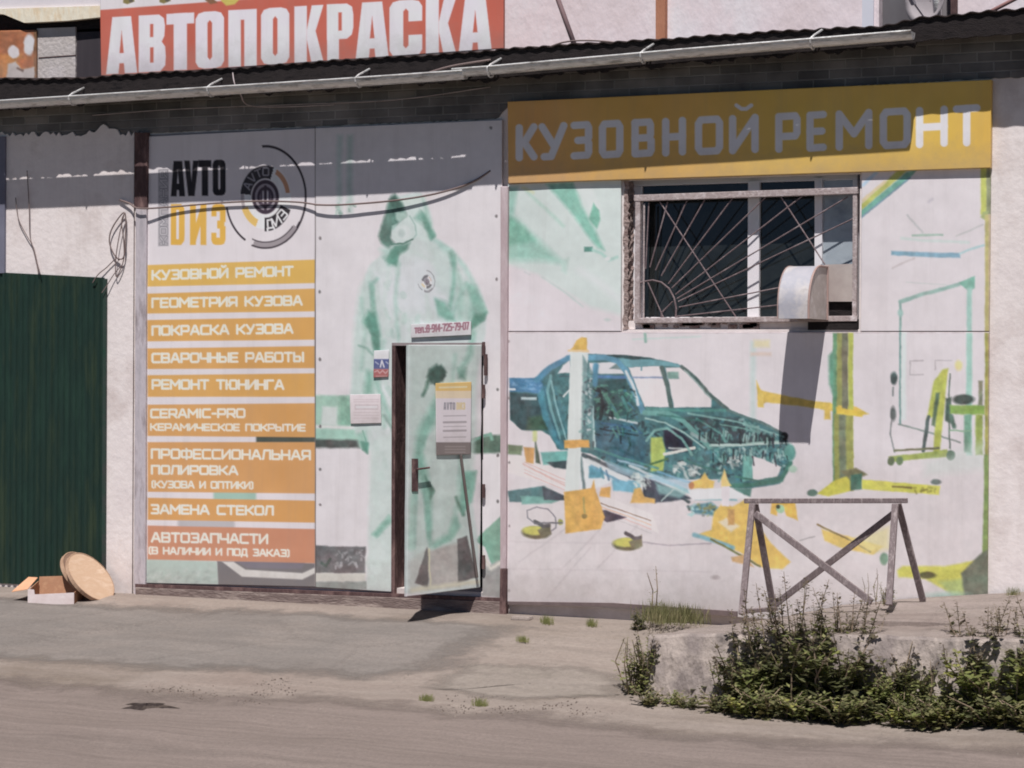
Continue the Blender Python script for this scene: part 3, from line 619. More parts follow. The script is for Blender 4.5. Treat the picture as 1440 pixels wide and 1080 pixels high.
    c.rect(1385, 468, 1395, 900, (162, 160, 78), 2.5); c.rect(1389.5, 468, 1396, 900, (176, 150, 132), 2, .8)
    c.poly([(1384, 640), (1390, 640), (1390, 830), (1381, 830)], (124, 148, 82), 3)
    # lift foot bottom right
    c.poly([(1262, 802), (1270, 796), (1330, 796), (1382, 786), (1388, 850), (1330, 830), (1300, 814), (1264, 812)], (204, 200, 88), 4); c.poly([(1320, 818), (1384, 810), (1388, 850), (1340, 840)], (178, 192, 112), 6)
    c.poly([(1352, 806), (1378, 780), (1390, 772), (1390, 846), (1356, 838)], (112, 118, 100), 4); c.ell(1304, 809, 12, 5, (104, 96, 60), 2.5); c.ell(1243, 786, 6, 9, (116, 148, 124), 2.5); c.ell(1332, 838, 30, 6, (166, 200, 184), 6, .7)
    # yellow pieces behind the trestle
    c.poly([(1155, 744), (1175, 750), (1242, 768), (1228, 780), (1180, 770), (1160, 760)], (221, 188, 98), 3); c.line([(1150, 738), (1195, 760), (1224, 776)], 2.5, (134, 116, 72), 1.8); c.poly([(1195, 760), (1250, 740), (1250, 772), (1220, 778)], (220, 208, 140), 9, .7)
    c.poly([(1085, 706), (1118, 704), (1122, 732), (1106, 726), (1100, 712), (1094, 712), (1092, 726), (1083, 722)], (222, 178, 78), 2.5); c.ell(1097, 716, 6, 6, (150, 190, 150), 2.5); c.ell(1094, 713, 3, 3, (62, 78, 60), 2)
    c.line([(1125, 760), (1146, 754)], 1.6, (168, 160, 160), 1.5)
    c.poly([(966, 712), (1000, 706), (1012, 716), (1004, 726), (976, 722)], (90, 138, 150), 4); c.speck([(966, 710), (1010, 706), (1006, 728), (972, 724)], [(70, 84, 80), (150, 150, 90), (160, 200, 200)], 30, 4, 21)
    c.poly([(980, 752), (1000, 745), (1004, 720), (1016, 708), (1030, 712), (1052, 700), (1058, 728), (1085, 765), (1112, 790), (1100, 800), (1072, 798), (1040, 776), (1000, 760)], (223, 184, 90), 3)
    c.poly([(1010, 734), (1022, 728), (1040, 740), (1028, 748)], (214, 206, 190), 4, .8); c.rect(1024, 716, 1033, 738, (196, 150, 88), 3)
    c.line([(976, 752), (1010, 762), (1030, 770)], 6, (124, 172, 182), 3); c.line([(1000, 758), (1040, 780), (1068, 796)], 3, (116, 116, 70), 2); c.poly([(1028, 784), (1045, 780), (1060, 797), (1030, 790)], (206, 160, 108), 3)
    c.ell(1006, 812, 6, 3, (168, 158, 158), 3); c.line([(900, 762), (940, 767), (1000, 764)], 1.8, (168, 158, 164), 1.5)
    # floor rails left of and under the car
    c.poly([(714, 690), (765, 683), (798, 702), (770, 706), (716, 706)], (82, 116, 118), 2.5); c.poly([(732, 697), (796, 700), (775, 708), (734, 709)], (112, 164, 154), 3); c.poly([(762, 684), (800, 700), (800, 704), (765, 703)], (66, 76, 84), 2.5)
    c.poly([(714, 642), (740, 640), (800, 662), (800, 690), (714, 664)], (216, 208, 206), 3)
    for k in range(4): c.line([(738, 650 + 5 * k), (797, 676 + 5 * k)], 1.2, (214, 176, 170), 1.2)
    c.poly([(714, 625), (735, 626), (733, 640), (714, 638)], (120, 134, 104), 3); c.poly([(736, 628), (752, 630), (750, 652), (740, 650)], (210, 156, 92), 2.5); c.poly([(752, 612), (758, 640), (760, 652), (753, 650)], (92, 106, 90), 2.5); c.line([(752, 600), (752, 618)], 6, (196, 200, 140), 3)
    c.poly([(760, 636), (800, 634), (800, 650), (764, 654)], (112, 178, 170), 3); c.poly([(768, 650), (800, 648), (800, 660), (780, 658)], (64, 80, 84), 2.5)
    c.poly([(812, 640), (850, 650), (872, 672), (830, 690), (815, 690)], (212, 214, 214), 3); c.rect(828, 656, 846, 672, (86, 152, 172), 3); c.poly([(860, 675), (900, 676), (900, 694), (862, 690)], (116, 178, 200), 3)
    # car body
    body = Z([(40, 215), (165, 215), (240, 150), (320, 108), (420, 93), (520, 98), (600, 104), (700, 112), (770, 125), (860, 150), (930, 200), (1010, 290), (1090, 362), (1250, 420), (1368, 485),
              (1398, 560), (1385, 640), (1345, 722), (1200, 745), (1110, 742), (1060, 700), (900, 700), (800, 700), (640, 690), (520, 625), (430, 575), (270, 552), (236, 490), (190, 462), (100, 462), (45, 410)])
    c.poly(body, (70, 114, 118), 2.5)
    tl, dk, lt = [(82, 140, 134), (112, 168, 160), (70, 126, 138)], [(40, 52, 58), (52, 76, 78)], [(160, 196, 190), (190, 208, 204)]
    c.speck(Z([(240, 240), (640, 240), (700, 420), (1080, 390), (1380, 500), (1380, 660), (1200, 700), (640, 680), (300, 540)]), tl + dk, 420, 4.5, 31, .8)
    c.poly(Z([(440, 230), (600, 210), (650, 380), (560, 400), (450, 390)]), (56, 84, 86), 4, .9); c.speck(Z([(450, 240), (600, 240), (640, 390), (450, 390)]), [(60, 116, 96), (96, 160, 136), (36, 46, 52)], 70, 4, 41, .8)
    c.poly(Z([(450, 420), (640, 420), (700, 520), (690, 640), (560, 620), (450, 560)]), (62, 104, 126), 7, .7)
    c.speck(Z([(470, 430), (640, 430), (660, 480), (480, 480)]), [(74, 132, 160), (60, 110, 130), (44, 60, 70)], 40, 4, 46, .8, .1)
    c.poly(Z([(860, 400), (1150, 400), (1190, 430), (1340, 520), (1010, 540), (930, 470)]), (58, 74, 80), 5)
    c.speck(Z([(870, 400), (1150, 410), (1340, 500), (1350, 540), (1010, 530)]), tl + dk + [(74, 92, 90)], 160, 4, 51, .8)
    c.speck(Z([(1000, 540), (1380, 540), (1380, 640), (1200, 600), (1060, 680), (950, 620)]), tl + dk + lt, 150, 4, 52, .8)
    c.poly(Z([(780, 460), (850, 455), (920, 520), (920, 560), (860, 570), (790, 555)]), (46, 46, 62), 4)
    c.poly(Z([(720, 500), (775, 495), (790, 560), (780, 660), (720, 660)]), (168, 186, 92), 3); c.line(Z([(690, 640), (800, 600)]), 3, (80, 112, 70), 2)
    c.line(Z([(785, 578), (930, 548)]), 4, (206, 206, 196), 1.5)
    for x, y in ((855, 635), (905, 650), (940, 660), (1120, 612)): c.speck(Z([(x - 26, y - 24), (x + 26, y - 24), (x + 26, y + 24), (x - 26, y + 24)]), [(204, 210, 204), (186, 196, 192), (140, 150, 148)], 16, 4.5, int(x), .9)
    # windows through which the hall shows
    c.poly(Z([(612, 158), (768, 153), (800, 260), (808, 352), (690, 352), (655, 262)]), (216, 208, 208), 2.2); c.poly(Z([(790, 162), (866, 160), (930, 220), (1012, 312), (1012, 350), (832, 355), (812, 250)]), (214, 206, 206), 2.2)
    c.line(Z([(630, 208), (850, 210)]), 2.4, (130, 146, 176), 1.8); c.rect(*Z([(800, 182)])[0], *Z([(852, 216)])[0], (116, 150, 140), 2.5); c.line(Z([(676, 150), (676, 172)]), 2, (90, 140, 150), 1.5)
    c.poly(Z([(272, 190), (300, 150), (330, 122), (332, 186)]), (212, 208, 210), 2.2); c.poly(Z([(424, 138), (560, 134), (592, 190), (424, 190)]), (208, 206, 208), 2.2); c.poly(Z([(520, 164), (560, 136), (580, 172)]), (108, 130, 130), 2.5)
    c.line(Z([(280, 204), (420, 204)]), 2, (70, 90, 100), 1.6); c.line(Z([(430, 204), (600, 206)]), 4.5, (82, 128, 176), 2); c.line(Z([(300, 300), (330, 268)]), 2.5, (200, 206, 204), 1.5)
    # painted edges of the shell
    c.poly(Z([(40, 212), (178, 212), (200, 240), (205, 290), (40, 276)]), (76, 128, 168), 2.5); c.speck(Z([(45, 215), (180, 215), (195, 280), (45, 270)]), [(120, 164, 196), (62, 112, 150)], 26, 4, 61, .8, 0)
    c.poly(Z([(40, 280), (180, 296), (232, 462), (100, 462), (45, 410)]), (58, 86, 90), 3); c.poly(Z([(130, 400), (200, 390), (230, 462), (120, 462)]), (66, 92, 70), 5, .8); c.rect(*Z([(95, 306)])[0], *Z([(168, 318)])[0], (176, 196, 198), 1.8)
    c.line(Z([(36, 265), (65, 265)]), 3, (208, 212, 214), 1.5)
    c.line(Z([(170, 222), (240, 158), (320, 116), (400, 104)]), 8, (82, 138, 168), 2.5); c.line(Z([(410, 112), (500, 110), (560, 130), (600, 175), (632, 250), (680, 372)]), 8, (92, 148, 174), 2.5); c.line(Z([(600, 180), (640, 260), (660, 340)]), 4, (196, 206, 208), 2)
    c.poly(Z([(565, 118), (640, 120), (740, 124), (850, 142), (872, 160), (770, 152), (600, 158)]), (104, 158, 166), 2); c.poly(Z([(505, 100), (600, 100), (740, 118), (640, 122), (560, 112)]), (52, 76, 78), 2)
    c.line(Z([(868, 156), (930, 206), (1010, 296), (1090, 362)]), 5, (84, 108, 104), 2); c.line(Z([(880, 172), (940, 232), (1010, 312)]), 2, (150, 170, 166), 1.5); c.line(Z([(772, 160), (802, 256), (818, 352)]), 5.5, (80, 102, 98), 2)
    c.line(Z([(212, 262), (188, 300), (214, 400), (252, 480), (290, 542)]), 9, (72, 132, 148), 3); c.line(Z([(240, 200), (220, 280), (250, 400), (280, 500)]), 4, (110, 164, 168), 2)
    c.line(Z([(262, 330), (290, 400), (310, 470)]), 7, (66, 122, 130), 3); c.line(Z([(455, 150), (450, 240)]), 8, (84, 140, 168), 3); c.line(Z([(440, 350), (452, 550)]), 3, (180, 206, 204), 1.6)
    c.line(Z([(690, 380), (800, 380), (880, 420), (1000, 540)]), 7, (102, 160, 152), 2.5); c.line(Z([(920, 480), (985, 515)]), 5, (140, 166, 164), 2.5); c.line(Z([(700, 360), (860, 368), (1080, 366)]), 4, (82, 142, 134), 2.5)
    c.line(Z([(1090, 366), (1180, 400), (1290, 442), (1370, 488)]), 3.5, (92, 120, 118), 2); c.line(Z([(1010, 536), (1150, 534), (1340, 520)]), 4, (150, 182, 172), 2)
    c.speck(Z([(1150, 400), (1300, 460), (1330, 500), (1200, 470)]), lt + tl, 40, 4, 71, .7)
    c.poly(Z([(1208, 588), (1260, 600), (1350, 640), (1330, 690), (1210, 706)]), (214, 206, 206), 2.5); c.poly(Z([(1165, 590), (1208, 590), (1212, 700), (1165, 710)]), (112, 176, 164), 3)
    c.line(Z([(1110, 730), (1210, 726), (1350, 704), (1394, 620)]), 6, (66, 116, 102), 2.5); c.ell(*Z([(1390, 570)])[0], 8, 12, (92, 150, 140), 3); c.ell(*Z([(1405, 650)])[0], 6, 5, (168, 196, 176), 3); c.ell(*Z([(1365, 492)])[0], 5, 6, (36, 44, 46), 2)
    c.poly(Z([(1110, 740), (1210, 744), (1200, 780), (1120, 770)]), (84, 128, 118), 3)
    Y_ = lambda pts: [(703 + x * .5535, 464 + y * .5535) for x, y in pts]
    for q_, w_, cl in (([(215, 292), (300, 322), (400, 352)], 3.5, (84, 146, 142)), ([(280, 222), (348, 236)], 3, (196, 204, 204)), ([(268, 165), (285, 195), (300, 222)], 6, (86, 150, 130)), ([(250, 150), (262, 190), (256, 225)], 5, (38, 48, 52)), ([(310, 170), (325, 205)], 4, (70, 124, 120)),
        ([(372, 282), (392, 256), (425, 250), (462, 276), (488, 318)], 3.5, (122, 174, 164)), ([(478, 212), (600, 232), (722, 272)], 2.4, (132, 178, 170)), ([(540, 292), (640, 292), (738, 286)], 2.2, (186, 204, 198)), ([(560, 240), (620, 250), (660, 262)], 2, (110, 160, 150)), ([(500, 225), (560, 262), (575, 285)], 2.5, (92, 146, 140)),
        ([(130, 130), (140, 180), (160, 250), (172, 290)], 2.4, (140, 188, 190)), ([(112, 150), (122, 200), (150, 280)], 2.2, (58, 104, 120)), ([(228, 150), (232, 220), (240, 290)], 2, (170, 200, 198)), ([(260, 235), (340, 250), (360, 262)], 2.5, (66, 112, 150)), ([(255, 250), (350, 268)], 2, (34, 44, 50)), ([(265, 300), (300, 300), (352, 330)], 4, (48, 96, 108)), ([(400, 215), (450, 222), (520, 232)], 2.4, (60, 110, 104)),
        ([(370, 225), (420, 236), (470, 262), (520, 300)], 2.4, (168, 200, 192)), ([(600, 372), (660, 384), (716, 372)], 3, (70, 120, 106)), ([(470, 330), (520, 350), (580, 362)], 3, (64, 116, 108)), ([(430, 300), (470, 302)], 2.4, (196, 204, 196))):
        c.line(Y_(q_), w_, cl, 2.0, .85)
    r_ = random.Random(5)
    for k in range(64):
        x = r_.uniform(500, 728); y = r_.uniform(246, 262) + (x - 500) * .09 if k % 3 else r_.uniform(298, 330); h = r_.uniform(8, 26)
        c.line(Y_([(x, y), (x + r_.uniform(-4, 4), y + h)]), r_.uniform(1.2, 2.6), r_.choice([(36, 42, 48), (40, 62, 62), (150, 190, 180), (96, 150, 140), (52, 48, 58)]), 1.8, .8)
    for k in range(46):
        x = r_.uniform(235, 345); y = r_.uniform(140, 300); c.line(Y_([(x, y), (x + r_.uniform(-10, 16), y + r_.uniform(-6, 22))]), r_.uniform(1.4, 3.2), r_.choice([(34, 44, 48), (40, 84, 80), (90, 150, 134), (64, 116, 140), (30, 36, 42)]), 2.2, .75)
    # beams, clamps and the pulling tower in front
    for q_, w_, cl in (([(212, 318), (330, 372), (430, 410)], 6, (56, 66, 72)), ([(222, 332), (320, 380)], 7, (206, 210, 210)), ([(232, 346), (300, 384)], 4, (104, 158, 184)), ([(330, 345), (420, 385), (505, 425)], 4, (204, 210, 212)), ([(380, 368), (486, 412)], 5, (140, 188, 196)), ([(400, 360), (470, 384), (500, 392)], 3, (110, 166, 196)), ([(300, 330), (372, 352)], 3, (160, 190, 204)),
        ([(255, 352), (262, 376)], 3, (70, 140, 160)), ([(270, 358), (276, 380)], 3, (76, 110, 140)), ([(205, 325), (215, 420)], 4, (90, 110, 112)), ([(30, 330), (160, 400)], 5, (216, 209, 207)), ([(60, 340), (165, 396)], 1.2, (210, 160, 150)), ([(440, 415), (480, 436)], 4, (60, 70, 74)), ([(392, 438), (420, 408)], 1.5, (170, 186, 184)), ([(498, 430), (600, 432)], 3, (120, 170, 176)), ([(520, 455), (545, 450)], 4, (140, 140, 90))):
        c.line(Y_(q_), w_, cl, 2.4, .85)
    c.poly(Z([(500, 610), (680, 670), (900, 700), (900, 740), (640, 700), (520, 650)]), (158, 190, 206), 4, .7); c.poly(Z([(680, 690), (760, 715), (920, 790), (740, 815), (680, 780)]), (64, 70, 82), 3); c.poly(Z([(740, 715), (900, 760), (860, 790), (760, 770)]), (140, 190, 186), 5, .7)
    c.line(Z([(770, 805), (830, 745)]), 2, (160, 180, 176), 1.5); c.speck(Z([(630, 670), (720, 680), (700, 740), (640, 730)]), [(206, 214, 208), (180, 196, 190)], 40, 4, 75)
    c.poly(Z([(640, 745), (668, 740), (690, 785), (740, 795), (740, 815), (620, 815)]), (222, 172, 92), 2.5); c.poly(Z([(480, 740), (525, 735), (525, 790), (470, 780)]), (220, 166, 88), 2.5)
    c.poly(Z([(915, 712), (960, 700), (980, 668), (1000, 700), (1030, 710), (1020, 745), (920, 745)]), (222, 184, 92), 2.5); c.poly(Z([(1060, 700), (1075, 650), (1090, 700), (1110, 730), (1060, 745)]), (228, 196, 120), 2.5); c.ell(*Z([(916, 730)])[0], 4, 5, (180, 122, 80), 2)
    c.poly(Z([(900, 750), (1110, 740), (1200, 790), (920, 800)]), (214, 214, 214), 3); c.rect(*Z([(1062, 735)])[0], *Z([(1100, 830)])[0], (214, 206, 208), 2)
    c.poly(Z([(455, 790), (520, 790), (730, 870), (760, 960), (600, 900), (470, 830)]), (214, 206, 204), 3)
    for k in range(4): c.line(Z([(480, 815 + 16 * k), (720, 900 + 20 * k)]), 1.3, ((140, 110, 90), (220, 176, 150), (214, 176, 170), (190, 182, 182))[k], 1.2)
    c.poly([(835, 718), (852, 717), (881, 728), (853, 735)], (84, 74, 86), 2)
    c.poly(Z([(332, 85), (420, 82), (385, 560), (372, 790), (302, 790), (318, 560)]), (205, 211, 207), 2); c.poly(Z([(392, 100), (440, 180), (446, 560), (386, 560)]), (96, 132, 134), 3, .75)
    c.speck(Z([(395, 180), (432, 200), (430, 540), (388, 540)]), [(60, 60, 70), (200, 206, 204), (120, 166, 160)], 70, 3, 77)
    c.poly(Z([(328, 78), (345, 60), (360, 30), (385, 14), (412, 18), (415, 80)]), (218, 172, 80), 2); c.line(Z([(325, 80), (420, 80)]), 3, (226, 190, 140), 1.5)
    c.poly(Z([(302, 512), (424, 508), (428, 545), (302, 550)]), (222, 166, 86), 2); c.poly(Z([(300, 762), (430, 742), (445, 700), (455, 760), (500, 880), (480, 940), (310, 960)]), (221, 168, 84), 2.2)
    c.line(Z([(395, 790), (400, 860)]), 3, (178, 158, 90), 2); c.ell(*Z([(400, 878)])[0], 4, 3.5, (140, 120, 70), 2); c.ell(*Z([(284, 905)])[0], 3.5, 4, (160, 160, 80), 2)
    # two foot pumps with hoses
    for px_, py_, s_ in ((754, 747, 1), (882, 764, 1)):
        c.ell(px_, py_ + 2, 20, 9, (112, 102, 76), 2.5); c.ell(px_ - 2, py_ - 1, 17, 6.5, (198, 192, 92), 2.5); c.poly([(px_ + 2, py_ - 2), (px_ + 20, py_ - 12), (px_ + 21, py_ + 4), (px_ + 6, py_ + 8)], (120, 110, 84), 2.5)
        c.line([(px_ - 2, py_ - 14), (px_ + 10, py_ - 7), (px_ + 18, py_ - 8)], 5, (92, 84, 86), 2)
    c.line([(752, 736), (742, 728), (741, 718), (755, 713), (770, 716), (781, 728), (782, 742), (776, 746)], 1.8, (130, 124, 132), 1.4); c.line([(752, 736), (790, 735)], 2.2, (112, 106, 112), 1.5)
    for y in (480, 560, 650, 740, 830): c.ell(716, y, 1.6, 2, (150, 140, 140), 1.2)

def paint_upper_left(c):
    c.poly([(712, 258), (885, 250), (885, 446), (830, 432), (756, 386), (712, 372)], (198, 209, 204), 8)
    c.poly([(712, 296), (735, 316), (770, 350), (792, 370), (760, 366), (712, 366)], (150, 194, 178), 12); c.poly([(712, 300), (738, 320), (752, 338), (712, 346)], (122, 178, 156), 8)
    c.poly([(712, 262), (728, 262), (722, 300), (712, 304)], (150, 196, 182), 7)
    c.poly([(768, 258), (806, 256), (818, 290), (836, 322), (850, 352), (840, 348), (822, 326), (800, 296)], (132, 190, 170), 6); c.poly([(808, 258), (830, 258), (848, 300), (842, 310), (826, 290)], (206, 214, 210), 6)
    c.line([(740, 268), (766, 292), (792, 318)], 4, (172, 201, 188), 5); c.line([(735, 264), (750, 270)], 4, (200, 206, 170), 4)
    c.poly([(834, 285), (842, 296), (844, 308), (839, 322), (828, 308)], (120, 178, 156), 3); c.rect(821, 347, 833, 354, (92, 146, 132), 2.2)
    c.line([(834, 352), (846, 356), (856, 366), (868, 362)], 4, (164, 202, 190), 3); c.ell(854, 364, 4, 3, (208, 212, 210), 2)
    c.poly([(790, 366), (800, 362), (796, 385), (790, 380)], (176, 202, 192), 6)
    c.line([(738, 383), (744, 386)], 3, (160, 180, 176), 2.5); c.line([(738, 394), (749, 395)], 2.5, (186, 196, 192), 2.5); c.line([(762, 390), (790, 408), (820, 432)], 2.5, (184, 200, 194), 2.5)
    c.poly([(712, 372), (756, 388), (815, 430), (850, 448), (880, 470), (712, 470)], (214, 205, 208), 8)
    c.line([(815, 380), (845, 400), (875, 425)], 10, (204, 210, 208), 9); c.ell(854, 450, 4, 2, (180, 190, 186), 3)

def paint_upper_right(c):
    c.poly([(1208, 290), (1262, 240), (1278, 238), (1208, 300)], (188, 192, 96), 3); c.poly([(1208, 299), (1275, 242), (1292, 237), (1276, 254), (1208, 308)], (108, 168, 150), 2.5); c.line([(1210, 307), (1280, 250)], 2.5, (110, 140, 156), 2)
    c.line([(1214, 260), (1232, 243)], 5, (172, 196, 216), 3); c.line([(1214, 282), (1244, 256)], 4, (214, 194, 150), 3)
    c.line([(1276, 302), (1297, 327)], 3, (186, 186, 186), 2.2); c.line([(1283, 331), (1325, 330)], 3, (156, 184, 168), 2.2); c.line([(1268, 335), (1300, 338), (1362, 341)], 4, (196, 206, 202), 2.5); c.line([(1345, 332), (1382, 316)], 2.4, (190, 188, 186), 2)
    c.poly([(1253, 353), (1350, 356), (1350, 363), (1253, 359)], (124, 166, 186), 2.5); c.line([(1350, 357), (1366, 350), (1384, 345)], 3, (166, 198, 200), 2.2); c.line([(1255, 377), (1285, 363)], 2.8, (194, 184, 184), 2.2)
    c.line([(1266, 424), (1300, 413), (1345, 401), (1368, 394)], 5.5, (148, 182, 172), 2.6); c.poly([(1348, 398), (1371, 388), (1371, 405), (1363, 410)], (124, 182, 162), 2.5); c.line([(1275, 397), (1330, 400)], 1.5, (196, 198, 196), 1.6)
    c.rect(1360, 405, 1367, 470, (156, 198, 186), 3); c.line([(1266, 424), (1266, 470)], 3.5, (136, 170, 162), 2); c.ell(1266, 440, 4, 5, (150, 186, 178), 3)
    c.rect(1379, 232, 1388, 302, (192, 198, 96), 2.5); c.rect(1387, 232, 1396, 302, (138, 140, 106), 2.5); c.poly([(1382, 298), (1390, 296), (1386, 310), (1379, 306)], (160, 172, 110), 3)
    c.rect(1385, 302, 1395, 470, (186, 176, 112), 2.5); c.rect(1390, 302, 1396, 470, (190, 164, 140), 2, .7)
    c.line([(1306, 284), (1311, 280)], 4, (196, 188, 194), 3)

def paint_orange(c):
    c.poly([(1050, 100), (1400, 90), (1400, 260), (1050, 260)], (224, 184, 72), 160, .9)
    c.poly([(700, 120), (800, 120), (800, 270), (700, 270)], (228, 160, 86), 120, .8)
    top = lambda x: 174.5 + (x - 725) * (146.5 - 174.5) / (1378 - 725); bot = lambda x: 227 + (x - 725) * (205.5 - 227) / (1378 - 725)
    for ch, x0, x1 in (('К', 725, 756), ('У', 757, 798), ('З', 801, 833), ('О', 842, 877), ('В', 888, 921), ('Н', 931, 965), ('О', 977, 1017), ('Й', 1025, 1067),
                       ('Р', 1090, 1126), ('Е', 1134, 1163), ('М', 1175, 1227), ('О', 1237, 1281), ('Н', 1288, 1333), ('Т', 1340, 1379)):
        w = 10.5
        for k_, st in enumerate(GL[ch][1]):
            if k_ and ch == 'Й': c.line([(x0 + gx * (x1 - x0), top((x0 + x1) / 2) - 1 + gy * 46 + 4) for gx, gy in st], 5.5, (216, 212, 214), 1.5); continue
            c.line([(x0 + w / 2 + gx * (x1 - x0 - w), top(x0) + w / 2 + gy * (bot(x0) - top(x0) - w) + (top(x1) - top(x0)) * gx) for gx, gy in st], w, (216, 212, 214), 1.5)

def paint_red(c):
    bg = (203, 96, 76); c.poly([(100, 17), (330, 0), (420, -6), (420, -60), (100, -60)], WHITE, 1.6)
    c.poly([(420, -70), (730, -70), (730, 20), (420, 20)], bg, 1.0)
    c.poly([(310, -8), (322, -6), (335, -10), (320, 3), (306, -2)], (206, 186, 86), 2); c.poly([(296, -4), (308, -2), (318, 8), (330, 6), (340, -4), (330, -8)], (206, 186, 86), 2); c.poly([(288, 0), (298, -4), (306, 4), (296, 6)], (140, 96, 66), 2)
    for x, y in ((181, 2), (232, 1)): c.poly([(x - 8, y - 6), (x + 6, y - 8), (x + 8, y), (x - 2, y + 4), (x - 8, y + 2)], (132, 118, 66), 1.6); c.ell(x + 3, y - 1, 3, 2.5, (90, 84, 72), 1.5)
    bot = lambda x: 104.5 + (x - 150) * (73 - 104.5) / (690 - 150)
    for ch, x0, x1 in (('А', 149, 193), ('В', 195, 233), ('Т', 234, 273), ('О', 275, 315), ('П', 321, 361), ('О', 367, 407), ('К', 414, 455), ('Р', 460, 497), ('А', 500, 547), ('С', 548, 594), ('К', 599, 642), ('А', 645, 692)):
        yb = bot(x0); heavy(c, ch, x0, x1, yb - 80, yb, (220, 212, 220), bg, slope=-.055)

def paint_weathered(c):
    c.poly([(-40, 40), (52, 40), (52, 80), (-40, 84)], (176, 104, 66), 4); c.poly([(-40, 78), (30, 76), (34, 108), (-40, 112)], (196, 122, 62), 5)
    c.ell(19, 73, 8, 9, (212, 202, 204), 2.5); c.ell(41, 63, 8, 15, (206, 202, 204), 2.5); c.poly([(12, 90), (22, 86), (30, 98), (48, 94), (50, 116), (8, 110)], (196, 184, 180), 3); c.poly([(24, 82), (48, 84), (46, 92), (30, 95)], (190, 106, 62), 3)
    c.line([(24, 96), (32, 99)], 3, (110, 88, 80), 2); c.rect(48, 36, 55, 120, (140, 92, 56), 1.5)

def paint_phone(c):
    text(c, 'тел.:8-914-725-79-07', 582.5, 463.5, 660, 458, 11.5, 2.0, (158, 96, 116), soft=1.1)
def paint_flag(c):
    c.rect(523, 505, 550, 519, (66, 84, 150), 1.5); c.rect(523, 519, 550, 534, (184, 82, 84), 1.5); c.line([(535, 516), (537, 507), (540, 516)], 2, (214, 212, 220), 1); c.line([(528, 509), (532, 512)], 2, (160, 166, 196), 1); c.line([(543, 509), (547, 512)], 2, (160, 166, 196), 1)
    c.line([(527, 523), (531, 521), (534, 525), (538, 521), (542, 525), (546, 521)], 1.8, (214, 160, 160), 1.2); c.line([(529, 529), (544, 529)], 1.5, (206, 140, 140), 1.2)
def paint_notice(c):
    c.rect(499, 569, 532, 576, (190, 174, 178), 1.5, .8); c.rect(500, 570.5, 531, 574.5, (222, 212, 214), 1)
    for y in (562, 565, 580, 584, 588): c.line([(498, y), (533, y)], 1.2, (196, 180, 184), 1.2, .7)
def paint_poster(c):
    c.rect(605, 530, 670, 550, (224, 184, 106), 1.2); c.rect(605, 550, 670, 560, (226, 200, 166), 1.5); c.line([(618, 545), (656, 544)], 2.5, (232, 206, 160), 1.2)
    c.rect(605, 622, 670, 650, (116, 104, 104), 1.2)
    for y in (628, 632, 636): c.line([(626, y), (654, y)], 1.4, (150, 138, 138), 1.2)
    [heavy(c, ch, 624 + 4.2 * k, 627.4 + 4.2 * k, 566, 576, (128, 124, 134), WHITE) for k, ch in enumerate('АVТО')]; [heavy(c, ch, 642 + 4.2 * k, 645.6 + 4.2 * k, 566, 576, (214, 188, 128), WHITE) for k, ch in enumerate('DИЗ')]
    for y, w in ((585, 1.2), (594, 2.8), (600, 1.0), (606, 2.8), (615, 1.2)): c.line([(624, y), (655, y - .6)], w, (162, 152, 156), 1.2)

# ------------------------------------------------------------------ ground
R = random.Random(7)
def axis(parts): return np.unique(np.round(np.concatenate([np.linspace(a, b, n) for a, b, n in parts]), 5))
GX = axis([(-90, -8, 16), (-8, 9, 300), (9, 90, 16)]); GY = axis([(-80, -8.5, 14), (-8.5, 0.3, 190), (0.3, 60, 10)])

